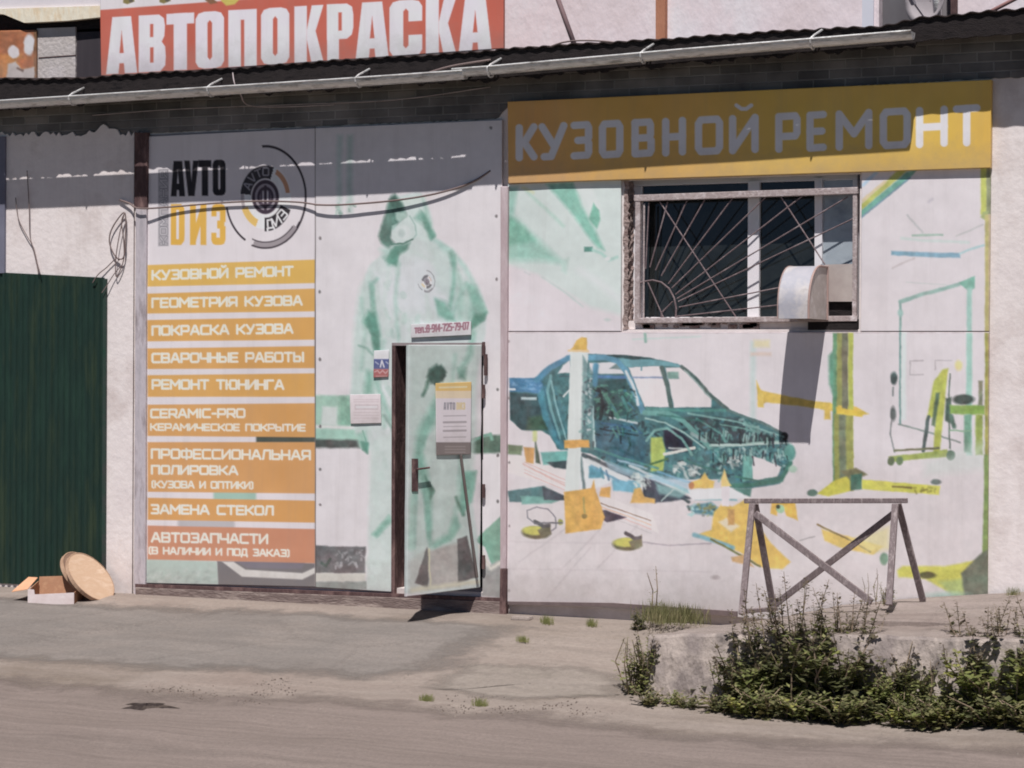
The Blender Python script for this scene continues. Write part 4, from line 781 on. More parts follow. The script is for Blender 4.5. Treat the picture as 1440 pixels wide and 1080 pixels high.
def ground_mat(name, c1, c2, c3, big, streak, fine, bs=0.5, fade=False, crack=False):
    m = mat(name, [c1, c2, c3], 0.95, big, 0, 60, stretch=(0.5, 1, 1), spec=0.1)
    nt = m.node_tree; N = nt.nodes; L = nt.links; b = N['Principled BSDF']
    src = b.inputs['Base Color'].links[0].from_socket
    tc = N['Texture Coordinate']; mp = N.new('ShaderNodeMapping'); mp.inputs['Scale'].default_value = (0.25, streak, 1); L.new(tc.outputs['Object'], mp.inputs[0])
    n1 = N.new('ShaderNodeTexNoise'); n1.inputs['Scale'].default_value = 3; n1.inputs['Detail'].default_value = 8; n1.inputs['Roughness'].default_value = 0.7; L.new(mp.outputs[0], n1.inputs['Vector'])
    n2 = N.new('ShaderNodeTexNoise'); n2.inputs['Scale'].default_value = fine; n2.inputs['Detail'].default_value = 4; n2.inputs['Roughness'].default_value = 0.8; L.new(tc.outputs['Object'], n2.inputs['Vector'])
    r1 = N.new('ShaderNodeMapRange'); r1.inputs[1].default_value = 0.3; r1.inputs[2].default_value = 0.7; r1.inputs[3].default_value = 0.86; r1.inputs[4].default_value = 1.12; L.new(n1.outputs['Fac'], r1.inputs[0])
    r2 = N.new('ShaderNodeMapRange'); r2.inputs[1].default_value = 0.3; r2.inputs[2].default_value = 0.7; r2.inputs[3].default_value = 0.86; r2.inputs[4].default_value = 1.14; L.new(n2.outputs['Fac'], r2.inputs[0])
    mu = N.new('ShaderNodeMath'); mu.operation = 'MULTIPLY'; L.new(r1.outputs[0], mu.inputs[0]); L.new(r2.outputs[0], mu.inputs[1])
    mx = N.new('ShaderNodeMixRGB'); mx.blend_type = 'MULTIPLY'; mx.inputs[0].default_value = 1; L.new(src, mx.inputs[1]); L.new(mu.outputs[0], mx.inputs[2]); L.new(mx.outputs[0], b.inputs['Base Color'])
    n3 = N.new('ShaderNodeTexNoise'); n3.inputs['Scale'].default_value = 22; n3.inputs['Detail'].default_value = 8; n3.inputs['Roughness'].default_value = 0.75; L.new(tc.outputs['Object'], n3.inputs['Vector'])
    bp = N.new('ShaderNodeBump'); bp.inputs['Strength'].default_value = bs; bp.inputs['Distance'].default_value = 0.025; L.new(n3.outputs['Fac'], bp.inputs['Height']); L.new(bp.outputs[0], b.inputs['Normal'])
    vo = N.new('ShaderNodeTexVoronoi'); vo.feature = 'DISTANCE_TO_EDGE'; vo.inputs['Scale'].default_value = .55; wp = N.new('ShaderNodeMixRGB'); wp.inputs[0].default_value = .22
    L.new(tc.outputs['Object'], wp.inputs[1]); L.new(n2.outputs['Color'], wp.inputs[2]); L.new(wp.outputs[0], vo.inputs['Vector'])          # hairline cracks
    n5 = N.new('ShaderNodeTexNoise'); n5.inputs['Scale'].default_value = 90; n5.inputs['Detail'].default_value = 2; L.new(tc.outputs['Object'], n5.inputs['Vector'])
    r5 = N.new('ShaderNodeMapRange'); r5.inputs[1].default_value = .58; r5.inputs[2].default_value = .72; r5.inputs[3].default_value = 0; r5.inputs[4].default_value = .35; L.new(n5.outputs['Fac'], r5.inputs[0])
    m5 = N.new('ShaderNodeMixRGB'); m5.inputs[2].default_value = (.10, .085, .075, 1); L.new(r5.outputs[0], m5.inputs[0]); L.new(mx.outputs[0], m5.inputs[1])                              # grit
    n6 = N.new('ShaderNodeTexNoise'); n6.inputs['Scale'].default_value = .9; n6.inputs['Detail'].default_value = 7; n6.inputs['Roughness'].default_value = .7; L.new(mp.outputs[0], n6.inputs['Vector'])
    r6 = N.new('ShaderNodeMapRange'); r6.inputs[1].default_value = .55; r6.inputs[2].default_value = .75; r6.inputs[3].default_value = 0; r6.inputs[4].default_value = .45; L.new(n6.outputs['Fac'], r6.inputs[0])
    m6 = N.new('ShaderNodeMixRGB'); m6.inputs[2].default_value = (.13, .112, .098, 1); L.new(r6.outputs[0], m6.inputs[0]); L.new(m5.outputs[0], m6.inputs[1]); L.new(m6.outputs[0], b.inputs['Base Color'])     # damp stains
    if crack:
        r7 = N.new('ShaderNodeMapRange'); r7.inputs[1].default_value = 0; r7.inputs[2].default_value = .007; r7.inputs[3].default_value = .28; r7.inputs[4].default_value = 0; L.new(vo.outputs['Distance'], r7.inputs[0])
        m7 = N.new('ShaderNodeMixRGB'); m7.inputs[2].default_value = (.06, .05, .045, 1); L.new(r7.outputs[0], m7.inputs[0]); L.new(m6.outputs[0], m7.inputs[1]); L.new(m7.outputs[0], b.inputs['Base Color'])
    if fade:                                                   # worn away towards its rim in ragged patches
        at = N.new('ShaderNodeAttribute'); at.attribute_name = 'cover'; n4 = N.new('ShaderNodeTexNoise'); n4.inputs['Scale'].default_value = 5; n4.inputs['Detail'].default_value = 9; n4.inputs['Roughness'].default_value = 0.7
        L.new(tc.outputs['Object'], n4.inputs['Vector']); ad = N.new('ShaderNodeMath'); ad.operation = 'ADD'; L.new(at.outputs['Fac'], ad.inputs[0]); L.new(n4.outputs['Fac'], ad.inputs[1])
        rr = N.new('ShaderNodeMapRange'); rr.inputs[1].default_value = 0.62; rr.inputs[2].default_value = 1.25; L.new(ad.outputs[0], rr.inputs[0])
        tr = N.new('ShaderNodeBsdfTransparent'); ms = N.new('ShaderNodeMixShader'); L.new(rr.outputs[0], ms.inputs[0]); L.new(tr.outputs[0], ms.inputs[1]); L.new(b.outputs[0], ms.inputs[2]); L.new(ms.outputs[0], N['Material Output'].inputs[0])
    return m
GK = 1.44
M_earth = ground_mat('bare_earth', A(168, 152, 142, GK), A(178, 164, 154, GK), A(150, 136, 124, GK), 0.9, 2.0, 26)
M_road = ground_mat('dusty_road', A(154, 140, 132, GK), A(164, 149, 141, GK), A(143, 130, 123, GK), 0.7, 5.0, 34, 0.6, True)
M_apron = ground_mat('worn_concrete', A(160, 150, 143, GK), A(151, 143, 137, GK), A(168, 157, 149, GK), 0.9, 1.6, 30, 0.5, True, True)
M_pale = ground_mat('dusty_concrete', A(182, 170, 160, GK), A(172, 160, 150, GK), A(160, 150, 138, GK), 1.2, 1.8, 26, 0.5, True)

def height_sheet(name, rows, m, lift, kind='structure', cover=None):
    b = MB(); b.grid([[(x, y, gh(x, y) + lift) for x, y in row] for row in rows])
    o = b.build(name, m, kind=kind, smooth=True, loc=(0, 0, 0))
    if cover is not None:
        at = o.data.attributes.new('cover', 'FLOAT', 'POINT'); at.data.foreach_set('value', np.array(cover, np.float32).ravel())
    return o
def wob(x, s, a): return a * (math.sin(1.3 * x + s) + 0.6 * math.sin(3.1 * x + 2 * s) + 0.35 * math.sin(7.7 * x + 3 * s) + 0.2 * math.sin(17 * x + s))
M_unseen_verge = mat('unseen_dark_verge', [(.035, .05, .02), (.06, .07, .03), (.05, .045, .03)], .95, 1.5, .5, 20, spec=.1)
height_sheet('unseen_dark_verge', [[(x, -9.0 - wob(x, 3, .2) - t * 65) for x in np.linspace(-85, 85, 120)] for t in (0, .02, .1, .3, 1)], M_unseen_verge, 0.02)  # out of view, added dark to cut light bounced onto the facade
height_sheet('ground', [[(x, y) for x in GX] for y in GY], M_earth, 0)
rx = axis([(-60, -8, 12), (-8, 9, 260), (9, 60, 12)])
height_sheet('dirt_road', [[(x, (-2.75 + wob(x, 1.0, .12)) * (1 - t) + -9.0 * t) for x in rx] for t in np.linspace(0, 1, 120)], M_road, 0.0022, cover=[[min(1, 9 * t) for x in rx] for t in np.linspace(0, 1, 120)])
ax_ = np.linspace(-8, 0.55, 190)
height_sheet('concrete_apron', [[(x + t * wob(x * 0 + t * 6, 2.0, .05) * (x > 0.3), (-0.42 + wob(x, 4, .06)) * (1 - t) + (-2.45 + wob(x, 2.2, .10) + 0.55 * max(0, (x + 0.6)) ** 1.3) * t) for x in ax_] for t in np.linspace(0, 1, 60)], M_apron, 0.0022, cover=[[min(1, 5 * t, 4 * (1 - t), (0.55 - x) * 1.2) for x in ax_] for t in np.linspace(0, 1, 60)])
pc = G(745, 962)
height_sheet('dusty_slab', [[(pc[0] + rr * math.cos(a) * (0.92 + wob(a * 3, 5, .06)), pc[1] + rr * 0.62 * math.sin(a) * (0.9 + wob(a * 4, 2, .07))) for a in np.linspace(0, 2 * math.pi, 90)] for rr in np.linspace(0.01, 0.95, 20)], M_pale, 0.005, cover=[[min(.8, 2.2 * (1 - rr / .95)) for a in range(90)] for rr in np.linspace(0.01, 0.95, 20)])

# loose stones and dark litter
def pebbles(name, n, place, s0, s1, m):
    b = MB()
    for _ in range(n):
        x, y = place(); s = R.uniform(s0, s1); z = gh(x, y)
        q = [(x + s * R.uniform(.6, 1.2) * math.cos(a), y + s * R.uniform(.6, 1.2) * math.sin(a), z - 0.003) for a in (0.3, 1.6, 2.7, 3.9, 5.2)]
        i = b.pts(q); k = b.pts([(x + s * R.uniform(-.3, .3), y + s * R.uniform(-.3, .3), z + s * R.uniform(.5, .9))])
        for j in range(5): b.face((i + j, i + (j + 1) % 5, k))
    return b.build(name, m, kind='stuff', label=None)
M_stone = mat('stone', [A(140, 130, 120, 1.3), A(172, 162, 152, 1.3)], 0.9, 8, spec=.1)
M_dark = mat('litter', [A(70, 62, 58, 1.2), A(110, 96, 86, 1.2)], 0.95, 8, spec=.1)
def anywhere():
    y = -R.uniform(0.3, 7) ; return R.uniform(-6, 7), y
tag(pebbles('gravel', 1200, anywhere, 0.004, 0.013, M_stone), 'small loose stones scattered over the dusty ground', 'gravel')
_cl = [(R.gauss(330, 70), R.gauss(975, 6)) for _ in range(9)] + [(R.gauss(680, 110), R.gauss(990, 8)) for _ in range(9)]
def litter():
    c_ = R.choice(_cl); q = G(c_[0] + R.gauss(0, 16), c_[1] + R.gauss(0, 3)); return q[0], q[1]
tag(pebbles('road_litter', 520, litter, 0.003, 0.012, M_dark), 'dark crumbs of dirt and bark along the edge of the road', 'litter')

# ------------------------------------------------------------------ garage building
M_plaster = mat('white_plaster', [A(206, 196, 194), A(216, 206, 203), A(194, 182, 178)], 0.9, 2.2, 0.22, 18, spec=.15)
_nt = M_plaster.node_tree; _b = _nt.nodes['Principled BSDF']; _src = _b.inputs['Base Color'].links[0].from_socket
weather(_nt, _src, _b.inputs['Base Color'], _nt.nodes['Texture Coordinate'], .55)
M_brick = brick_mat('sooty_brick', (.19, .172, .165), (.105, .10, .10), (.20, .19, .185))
M_redbrick = mat('broken_masonry', [A(120, 96, 92, 1.0), A(168, 150, 144, 1.0), A(88, 72, 70, 1.0)], 0.95, 14, 1.0, 40, spec=.1)
M_darkwood_shade = mat('dark_fascia_and_shade', [(.016, .014, .014), (.034, .028, .028), (.011, .010, .011)], 0.9, 6, 0.4, 50, stretch=(1, 1, 4), spec=.1)  # fascia wood; also the painted shade under canopy edge and hood
M_slate = mat('old_roof_sheet', [(.03, .022, .022), (.06, .045, .043)], 0.9, 6, 0.3, 40, spec=.1)
M_zinc = mat('galvanised', [A(176, 176, 172), A(208, 206, 204), A(126, 122, 118)], 0.38, 5, 0.3, 18, metal=0.3, stretch=(1, 4, 4), spec=.6)
M_greypost = mat('grey_paint', [A(160, 154, 158), A(180, 172, 176), A(136, 126, 128)], 0.7, 5, 0.2, 30, stretch=(3, 3, .7))
M_pinkpost = mat('faded_steel', [A(182, 166, 168), A(170, 152, 154), A(192, 178, 180)], 0.7, 3, 0.2, 30, stretch=(3, 3, .6))
M_rust = mat('rusty_steel', [A(100, 80, 78), A(76, 58, 58), A(124, 100, 96)], 0.85, 6, 0.4, 40, stretch=(2, 2, .6), spec=.2)
M_room = mat('dark_room', [(.02, .018, .018), (.035, .03, .03)], 0.95, 2)
M_pvc = mat('white_plastic', [A(226, 218, 222), A(214, 206, 210)], 0.4, 3, spec=.4)
M_pane = mat('dark_glass', [(.012, .014, .015), (.022, .025, .025), (.009, .011, .011)], 0.06, 2.2, spec=.42)
M_curtain = mat('veiled_glass', [A(150, 158, 166, 1.0), A(172, 180, 186, 1.0), A(120, 130, 140, 1.0)], 0.15, 2.0, stretch=(1, 1, 1.6), spec=.5)
M_upper = mat('whitewashed_panel', [A(224, 210, 212), A(216, 202, 204), A(205, 190, 190)], 0.9, 1.6, 0.3, 20, stretch=(1, 1, .6), spec=.15)

GB = thing('garage_building', 'long low whitewashed garage with sooty brick band below the eave and a white upper storey', 'garage', (0, 0.2, 0))
XL, XR = -9.0, 9.0
brick_pts = [(-500, 206), (0, 189), (200, 188), (450, 178), (700, 168), (714, 150), (1050, 130), (1395, 111), (1440, 110), (2000, 85)]
bp_ = [P(x, y, 0) for x, y in brick_pts]; BXs = [p[0] for p in bp_]; BZs = [p[2] for p in bp_]
zb = lambda x: float(np.interp(x, BXs, BZs))
wh = [P(880, 252, 0), P(1208, 463, 0)]                         # window opening
dh = [P(554, 486, 0), P(679, 842, 0)]                          # wicket opening
holes = [(wh[0][0], wh[1][0], wh[1][2], P(1040, 250, 0)[2]), (dh[0][0], dh[1][0], 0.16, dh[0][2])]
b = MB(); Z0, Z1 = -0.6, 3.45
xs = sorted([XL, XR] + [h[0] for h in holes] + [h[1] for h in holes]); zs = sorted([Z0, Z1] + [h[2] for h in holes] + [h[3] for h in holes])
for i in range(len(xs) - 1):
    for j in range(len(zs) - 1):
        cx, cz = (xs[i] + xs[i + 1]) / 2, (zs[j] + zs[j + 1]) / 2
        if any(h[0] < cx < h[1] and h[2] < cz < h[3] for h in holes): continue
        b.box(xs[i], xs[i + 1], 0, 0.35, zs[j], zs[j + 1])
b.build('wall', M_plaster, GB)
# brick band, its ragged lower edge laid over the plaster
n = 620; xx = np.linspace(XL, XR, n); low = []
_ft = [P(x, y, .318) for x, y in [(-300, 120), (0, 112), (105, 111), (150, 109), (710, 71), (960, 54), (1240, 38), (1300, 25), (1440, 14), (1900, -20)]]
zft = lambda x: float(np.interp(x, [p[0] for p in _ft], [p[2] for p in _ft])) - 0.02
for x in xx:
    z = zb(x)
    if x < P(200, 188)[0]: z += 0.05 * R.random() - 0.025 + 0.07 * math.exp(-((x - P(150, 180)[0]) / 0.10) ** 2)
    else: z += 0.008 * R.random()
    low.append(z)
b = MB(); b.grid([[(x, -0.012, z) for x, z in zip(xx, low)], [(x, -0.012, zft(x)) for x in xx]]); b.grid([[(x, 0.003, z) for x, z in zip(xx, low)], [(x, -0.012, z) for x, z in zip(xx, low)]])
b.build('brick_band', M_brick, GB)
xe0 = P(190, 600, .03)[0]; cx_ = [(x, z) for x, z in zip(xx, low) if x < xe0]; b = MB(); fc = [[(x, -.027, -.6) for x, z in cx_], [(x, -.027, z) for x, z in cx_], [(x, -.002, z + .004) for x, z in cx_]]; b.grid(fc); b.grid([[(xe0, y, -.6), (xe0, y, cx_[-1][1])] for y in (-.027, 0)]); b.build('plaster_coat', M_plaster, GB)
b = MB(); b.grid([[(x, 0, Z1) for x in xx], [(x, 0, zft(x)) for x in xx]]); b.grid([[(x, 0.35, Z1) for x in xx], [(x, 0.35, zft(x)) for x in xx]]); b.build('wall_top', M_plaster, GB)
# dark rooms behind the openings
b = MB(); x0, x1, z0, z1 = holes[0]; b.box(x0 - .5, x1 + .5, 0.351, 2.4, z0 - .6, z1 + .4); x0, x1, z0, z1 = holes[1]
b.box(x0 - .4, x1 + .3, 0.351, 2.2, z0 - .1, z1 + .2)
for k in (2, 8): b.f[k] = None                                   # the faces towards the wall stay open
b.m = [m_ for f_, m_ in zip(b.f, b.m) if f_]; b.f = [f_ for f_ in b.f if f_]
b.build('room', M_room, GB)
# broken masonry of the window reveal
x0, x1, z0, z1 = holes[0]
b = MB(); pts = []
zz = np.linspace(z0, z1, 46)
b.grid([[(x0 + 0.006 + R.uniform(0, .022), y, z) for y in (0.012, .04, .07, .10, .13, .16)] for z in zz]); b.build('window_reveal', M_redbrick, GB)
b = MB(); b.grid([[(x0 - 0.008 + R.uniform(-.012, .006), -0.006, z), (x0 + 0.02 + R.uniform(0, .014), -0.004, z)] for z in zz]); b.build('broken_edge', M_redbrick, GB)
b = MB(); b.px([(884, 451), (1204, 450), (1206, 463), (882, 463)], -0.03, 0.26); b.build('window_sill', M_plaster, GB)
b = MB()
for _ in range(26):
    x = R.uniform(900, 1060); p = P(x, R.uniform(453, 460), -0.02); s = R.uniform(.012, .04); b.box(p[0], p[0] + s * 2, p[1] - 0.008, p[1] + .03, p[2] - s / 2, p[2] + s / 2)
b.build('loose_masonry', M_redbrick, GB, kind='stuff')
# window
wy = -0.13
w = MB(); w.px([(890, 250), (1206, 240), (1206, 252), (890, 262)], wy, .06).px([(890, 262), (903, 262), (903, 470), (890, 470)], wy, .06).px([(903, 446), (1206, 445), (1206, 470), (903, 470)], wy, .06).px([(1199, 252), (1206, 252), (1206, 445), (1199, 445)], wy, .06)
wf = w.build('window', M_pvc, GB, bevel=.004)
def sub(name, poly, d, dep, m, par):
    q = MB().px(poly, d, dep); o = q.build(name, m, par); return o
sub('mullion', [(1052, 255), (1068, 254), (1067, 448), (1051, 448)], wy + .012, .06, M_pvc, wf); sub('mullion', [(1145.5, 250), (1156, 250), (1156, 446), (1145.5, 446)], wy + .012, .06, M_pvc, wf)
sub('pane', [(900, 258), (1054, 252), (1054, 450), (900, 450)], wy - .022, .012, M_pane, wf); sub('pane', [(1066, 250), (1148, 248), (1148, 450), (1066, 450)], wy - .022, .012, M_pane, wf); sub('pane', [(1154, 248), (1202, 246), (1202, 450), (1154, 450)], wy - .022, .012, M_curtain, wf)
# burglar bars: a rising sun
M_barframe = mat('pale_bar_paint', [A(186, 176, 174), A(150, 136, 134), A(200, 190, 190)], 0.7, 9, 0.3, 60)
M_bar = mat('brown_bar_paint', [A(126, 112, 112), A(104, 88, 90), A(146, 132, 132)], 0.7, 9, 0.3, 60)
g = MB(); gd = 0.0
def gbar(a, b_, w_, d=gd): g.bar(P(*a, d), P(*b_, d), w_, w_, (0, 1, 0))
gbar((893, 279), (1207, 268), .05); gbar((893, 451), (1206, 448), .042); gbar((898, 282), (897, 448), .042); gbar((1203, 270), (1202, 448), .034); gbar((906, 286), (905, 448), .014)
gr = g.build('window_grille', M_barframe, GB, bevel=.004)
g = MB()
def rod(pts, r=.0055, d=gd): g.tube([P(x, y, d) for x, y in pts], r, 6)
for a, b_ in (((908, 378), (912.5, 285)), ((914, 376), (939, 284)), ((922, 380), (966, 282)), ((930, 388), (991, 281)), ((940, 399), (1030, 279)), ((945, 405), (1077, 277)), ((950, 414), (1129, 275)),
              ((952, 420), (1192, 277)), ((954, 424), (1201, 307)), ((955, 432), (1201, 384)), ((952, 445), (1201, 417)), ((928, 284), (1037, 449)), ((1097, 275), (1160, 372)), ((911, 397), (934, 449)), ((946, 424), (930, 440)), ((930, 440), (930, 449))):
    rod([a, b_])
rod([(893, 402), (905, 396), (918, 394), (930, 397), (941, 406), (948, 419), (951, 434), (950, 449)], .0075)
g.build('sun_ray_bars', M_bar, gr)
# eave: fascia, roof sheet, gutter
ftop = [(-300, 120), (0, 112), (105, 111), (150, 109), (710, 71), (960, 54), (1240, 38), (1300, 25), (1440, 14), (1900, -20)]
def wline(pts, d): q = [P(x, y, d) for x, y in pts]; return lambda x: float(np.interp(x, [p[0] for p in q], [p[2] for p in q]))
PF = 0.318
f_top = wline(ftop, PF)
GC = 0.41; GR = 0.063
gut = {'long': [(-60, 147), (0, 143.5), (480, 113), (655, 101)], 'right': [(640, 99), (700, 94.5), (960, 71.5), (1284, 45)]}
gq = wline(gut['long'][:3] + [(655, 100), (960, 71.5), (1284, 45)], GC)
xg_end = P(1284, 45, GC)[0]
xx = np.linspace(XL, XR, 900); bot = []
for x in xx:
    base = gq(min(x, xg_end))
    pxg = np.interp(x, [P(0, 130, PF)[0], P(195, 120, PF)[0], P(300, 120, PF)[0], P(560, 110, PF)[0], P(700, 100, PF)[0], P(820, 90, PF)[0]], [-.002, .030, .010, .008, -.014, -.022])
    nz = 0.012 * math.sin(13 * x) + 0.009 * math.sin(31 * x + 1) + 0.007 * math.sin(67 * x) + .005 * R.uniform(-1, 1)
    z = base - 0.058 + pxg + min(nz, .016)
    if x > xg_end: z = f_top(x) - 0.165 + 0.004 * math.sin(40 * x)
    bot.append(z)
b = MB()
b.grid([[(x, -PF, z) for x, z in zip(xx, bot)], [(x, -PF, f_top(x)) for x in xx]]); b.grid([[(x, -PF, f_top(x)) for x in xx], [(x, -PF + .03, f_top(x)) for x in xx]])
b.grid([[(x, -PF + .03, f_top(x)) for x in xx], [(x, -PF + .03, z) for x, z in zip(xx, bot)]]); b.grid([[(x, -PF + .03, z) for x, z in zip(xx, bot)], [(x, -PF, z) for x, z in zip(xx, bot)]])
b.build('fascia', M_darkwood_shade, GB)
b = MB(); xr = np.linspace(XL, XR, 1100)
def rz(x, y): return f_top(x) + 0.012 + 0.10 * (y + PF) + 0.007 * math.sin(2 * math.pi * x / 0.125) + .004 * math.sin(3.3 * x) + .003 * math.sin(11.7 * x)
up = [[(x, y, rz(x, y)) for x in xr] for y in (-PF - .02, 0.2, 0.75)]; dn = [[(x, y, rz(x, y) - .008) for x in xr] for y in (0.75, -PF - .02)]
b.grid(up + dn + [up[0]]); b.build('roof', M_slate, GB, smooth=False)
b = MB()
for nm, pts in gut.items():
    q = [P(x, y, GC) for x, y in pts]; dd = 0.0 if nm == 'long' else 0.004
    rr = GR - dd
    ring = lambda p, r: [(p[0], -GC + r * math.cos(t), p[2] + r * 0.95 * math.sin(t)) for t in np.linspace(math.pi, 2 * math.pi, 13)]
    b.grid([ring(p, rr) + ring(p, rr - .003)[::-1] + [ring(p, rr)[0]] for p in q])
    for e in (q[0], q[-1]): i = b.pts(ring(e, rr - .001)); b.face(range(i, i + 13))
    b.tube([(p[0], -GC - rr, p[2] + .002) for p in q], .009, 6)
gu = b.build('gutter', M_zinc, GB)
for x, y in ((103, 129), (297, 117), (505, 102), (690, 88), (905, 68), (1143, 48)):
    p = P(x, y, GC); z = gq(p[0]); b = MB()
    arc = [(p[0], -GC + (GR + .006) * math.cos(t), z + (GR + .006) * .95 * math.sin(t)) for t in np.linspace(math.pi, 2 * math.pi, 9)]
    b.tube([(p[0] + .05, -PF - .005, z + .09), (p[0] + .02, -GC - GR * .6, z + .03)] + arc + [(p[0], -PF - .004, z + .02)], .008, 5); b.build('bracket', M_zinc, gu)
# upper storey
UD = -0.72
sub('upper_wall', [(690, -260), (1236, -260), (1236, 80), (690, 110)], UD, .2, M_upper, GB)
sub('upper_wall', [(1346, -260), (1900, -260), (1900, 60), (1346, 60)], UD, .2, M_upper, GB)
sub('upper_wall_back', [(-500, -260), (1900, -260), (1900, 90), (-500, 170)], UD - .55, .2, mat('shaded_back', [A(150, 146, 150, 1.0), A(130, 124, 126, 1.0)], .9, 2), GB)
sub('corner_strip', [(1214, -260), (1230, -260), (1228, 60), (1212, 60)], UD + .02, .02, mat('pale_strip', [A(206, 206, 214), A(196, 196, 204)], .6, 3), GB)
sub('brown_post', [(922, -260), (936, -260), (935, 70), (922, 70)], UD + .06, .06, mat('brown_wood', [A(176, 124, 98), A(156, 104, 80)], .8, 4, .3, 40, stretch=(3, 3, .5)), GB)
sub('brown_post', [(1336, -260), (1347, -260), (1346, 60), (1337, 60)], UD + .02, .3, M_rust, GB)
M_greyblock = mat('grey_blocks', [A(186, 178, 176), A(174, 166, 162), A(196, 188, 188)], .9, 3, .4, 30)
sub('block_panel', [(52, 40), (106, 38), (106, 130), (52, 130)], UD + .62, .05, M_greyblock, GB)
b = MB(); b.px([(54, 80.5), (106, 77), (106, 78.3), (54, 82)], UD + .624, .01); b.build('block_joint', M_rust, GB)
sub('dark_shutter', [(106, 42), (142, 40), (142, 130), (106, 130)], UD + .60, .05, mat('dark_sheet', [(.045, .038, .045), (.06, .05, .058)], .8, 3, stretch=(4, 1, .4)), GB)
sub('canopy_wall', [(-200, -260), (146, -260), (146, 12), (-200, 18)], UD + .66, .1, mat('pale_render', [A(206, 200, 204), A(196, 190, 194)], .9, 3), GB)
M_cream = mat('cream_tiles', [A(214, 194, 164), A(222, 208, 190), A(206, 178, 140)], .8, 9, .3, 40, stretch=(1, 1, .3))
sub('canopy_edge', [(-60, 14), (10, 12), (142, 8), (142, 24), (95, 29), (34, 32), (5, 20), (-60, 16)], UD + .685, .06, M_cream, GB)
b = MB(); b.px([(-30, 18), (142, 14), (142, 44), (-30, 50)], UD + .60, .05); b.build('canopy_shadow', M_darkwood_shade, GB)  # dark board stands in for the shadow below the canopy edge
b = MB(); p0, p1 = P(-20, 190, .05), P(7, 190, .05); b.box(p0[0], p1[0], -.05, .0, P(0, 384, .05)[2], P(0, 192, .05)[2]); b.build('shadow_strip', mat('shadow_blue_grey', [A(112, 112, 126), A(98, 98, 112)], .8, 4), GB)  # raised strip coloured as the shadow at the wall's left edge
# things on the upper storey
b = MB(); b.px([(1238, -60), (1292, -60), (1290, 50), (1236, 50)], UD - .1, .4)
ac = b.build('metal_cabinet', mat('grey_metal', [A(112, 110, 112, 1.0), A(96, 92, 96, 1.0)], .6, 3, stretch=(1, 1, .6)), None, 'dull grey metal cabinet in the gap of the upper storey above the gutter end', 'cabinet', bevel=.01)
def dish():
    c0 = P(1308, 2, UD + .05); n_ = np.array([-.45, -1, .12]); n_ = n_ / np.linalg.norm(n_); u = np.cross(n_, (0, 0, 1)); u /= np.linalg.norm(u); v = np.cross(u, n_)
    q = MB(); r0 = .19
    rings = [[c0 + r0 * s * (math.cos(a) * u + math.sin(a) * v) + n_ * (.07 * s * s) for a in np.linspace(0, 2 * math.pi, 25)] for s in (.02, .3, .55, .8, 1)]
    q.grid(rings + [[p - n_ * .008 for p in r_] for r_ in rings[::-1]])
    t = thing('satellite_dish', 'pale satellite dish beside the grey cabinet, cut by the top of the picture', 'dish', c0)
    q.build('reflector', mat('dish_paint', [A(176, 168, 170, 1.0), A(160, 152, 154, 1.0)], .6, 3), t, smooth=True)
    q = MB(); q.tube([c0 - n_ * .02, c0 - n_ * .12, c0 - n_ * .12 - np.array([0, 0, .4])], .018, 8); q.build('mast', M_greypost, t)
    q = MB(); q.tube([c0 - v * .17, c0 + n_ * .2 - v * .05], .008, 6); q.tube([c0 + n_ * .19 - v * .06, c0 + n_ * .25], .025, 8); q.build('feed_arm', M_greypost, t)
dish()
b = MB(); b.tube([P(1318, 30, UD + .1), P(1317, -40, UD + .1)], .03, 12); b.build('vent_pipe', M_zinc, None, 'short bright metal pipe standing beside the satellite dish mast', 'pipe', smooth=True)
b = MB(); b.tube([P(752, -70, .05), P(785, 0, 0.1), P(811, 72, .16)], .021, 8); b.build('support_pole', mat('pole_paint', [A(132, 108, 108), A(112, 92, 94)], .7, 5), None, 'dark slanting pole in front of the white upper wall right of the red sign', 'pole', smooth=True)
b = MB(); b.tube([P(1370, 28, 0.1), P(1405, 10, .1), P(1470, -24, .1)], .016, 7); b.build('steel_rod', mat('rod_rust', [A(150, 112, 108), A(120, 88, 86)], .7, 5), None, 'thin reddish rod slanting up at the top right corner', 'rod', smooth=True)

# ------------------------------------------------------------------ signs
PRINT = print_mat('printed_vinyl'); PRINTS = print_mat('printed_board', .4)
sheet('red_sign', [(140, -40), (708, -75), (708, 68), (142, 108)], 0.17, paint_red, PRINTS, base=(203, 96, 76), res=1.0, thick=.03, wave=.003, wl=1.5, seed=3,
      label='red sign board with tall white letters standing above the gutter', cat='sign')
sheet('weathered_sign', [(-40, 44), (51, 42), (51, 118), (-40, 112)], UD + .645, paint_weathered, PRINTS, ragged=1.0, base=(186, 112, 64), res=1.2, thick=.02, seed=4,
      label='weathered orange board with white patches at the top left corner', cat='sign')
sheet('orange_sign', [(714, 143), (1394, 112), (1393, 236), (715, 258)], 0.058, paint_orange, PRINTS, base=(226, 172, 76), res=1.1, thick=.055, wave=.002, wl=1.4, seed=5,
      label='long orange sign with white rounded letters above the barred window', cat='sign')
WB = thing('workshop_mural', 'printed wall cladding showing a stripped blue car shell in a workshop', 'banner', P(1050, 850, .03))
sheet('lower_sheet', [(711, 467), (1391, 467), (1388, 892), (711, 846)], 0.030, paint_lower, PRINT, parent=WB, ragged=.5, res=1.2, thick=.02, wave=.0018, wl=.8, seed=6)
sheet('upper_sheet', [(714, 259), (873, 252), (873, 466), (712, 466)], 0.030, paint_upper_left, PRINT, parent=WB, ragged=.5, res=1.2, thick=.02, wave=.0018, wl=.6, seed=7)
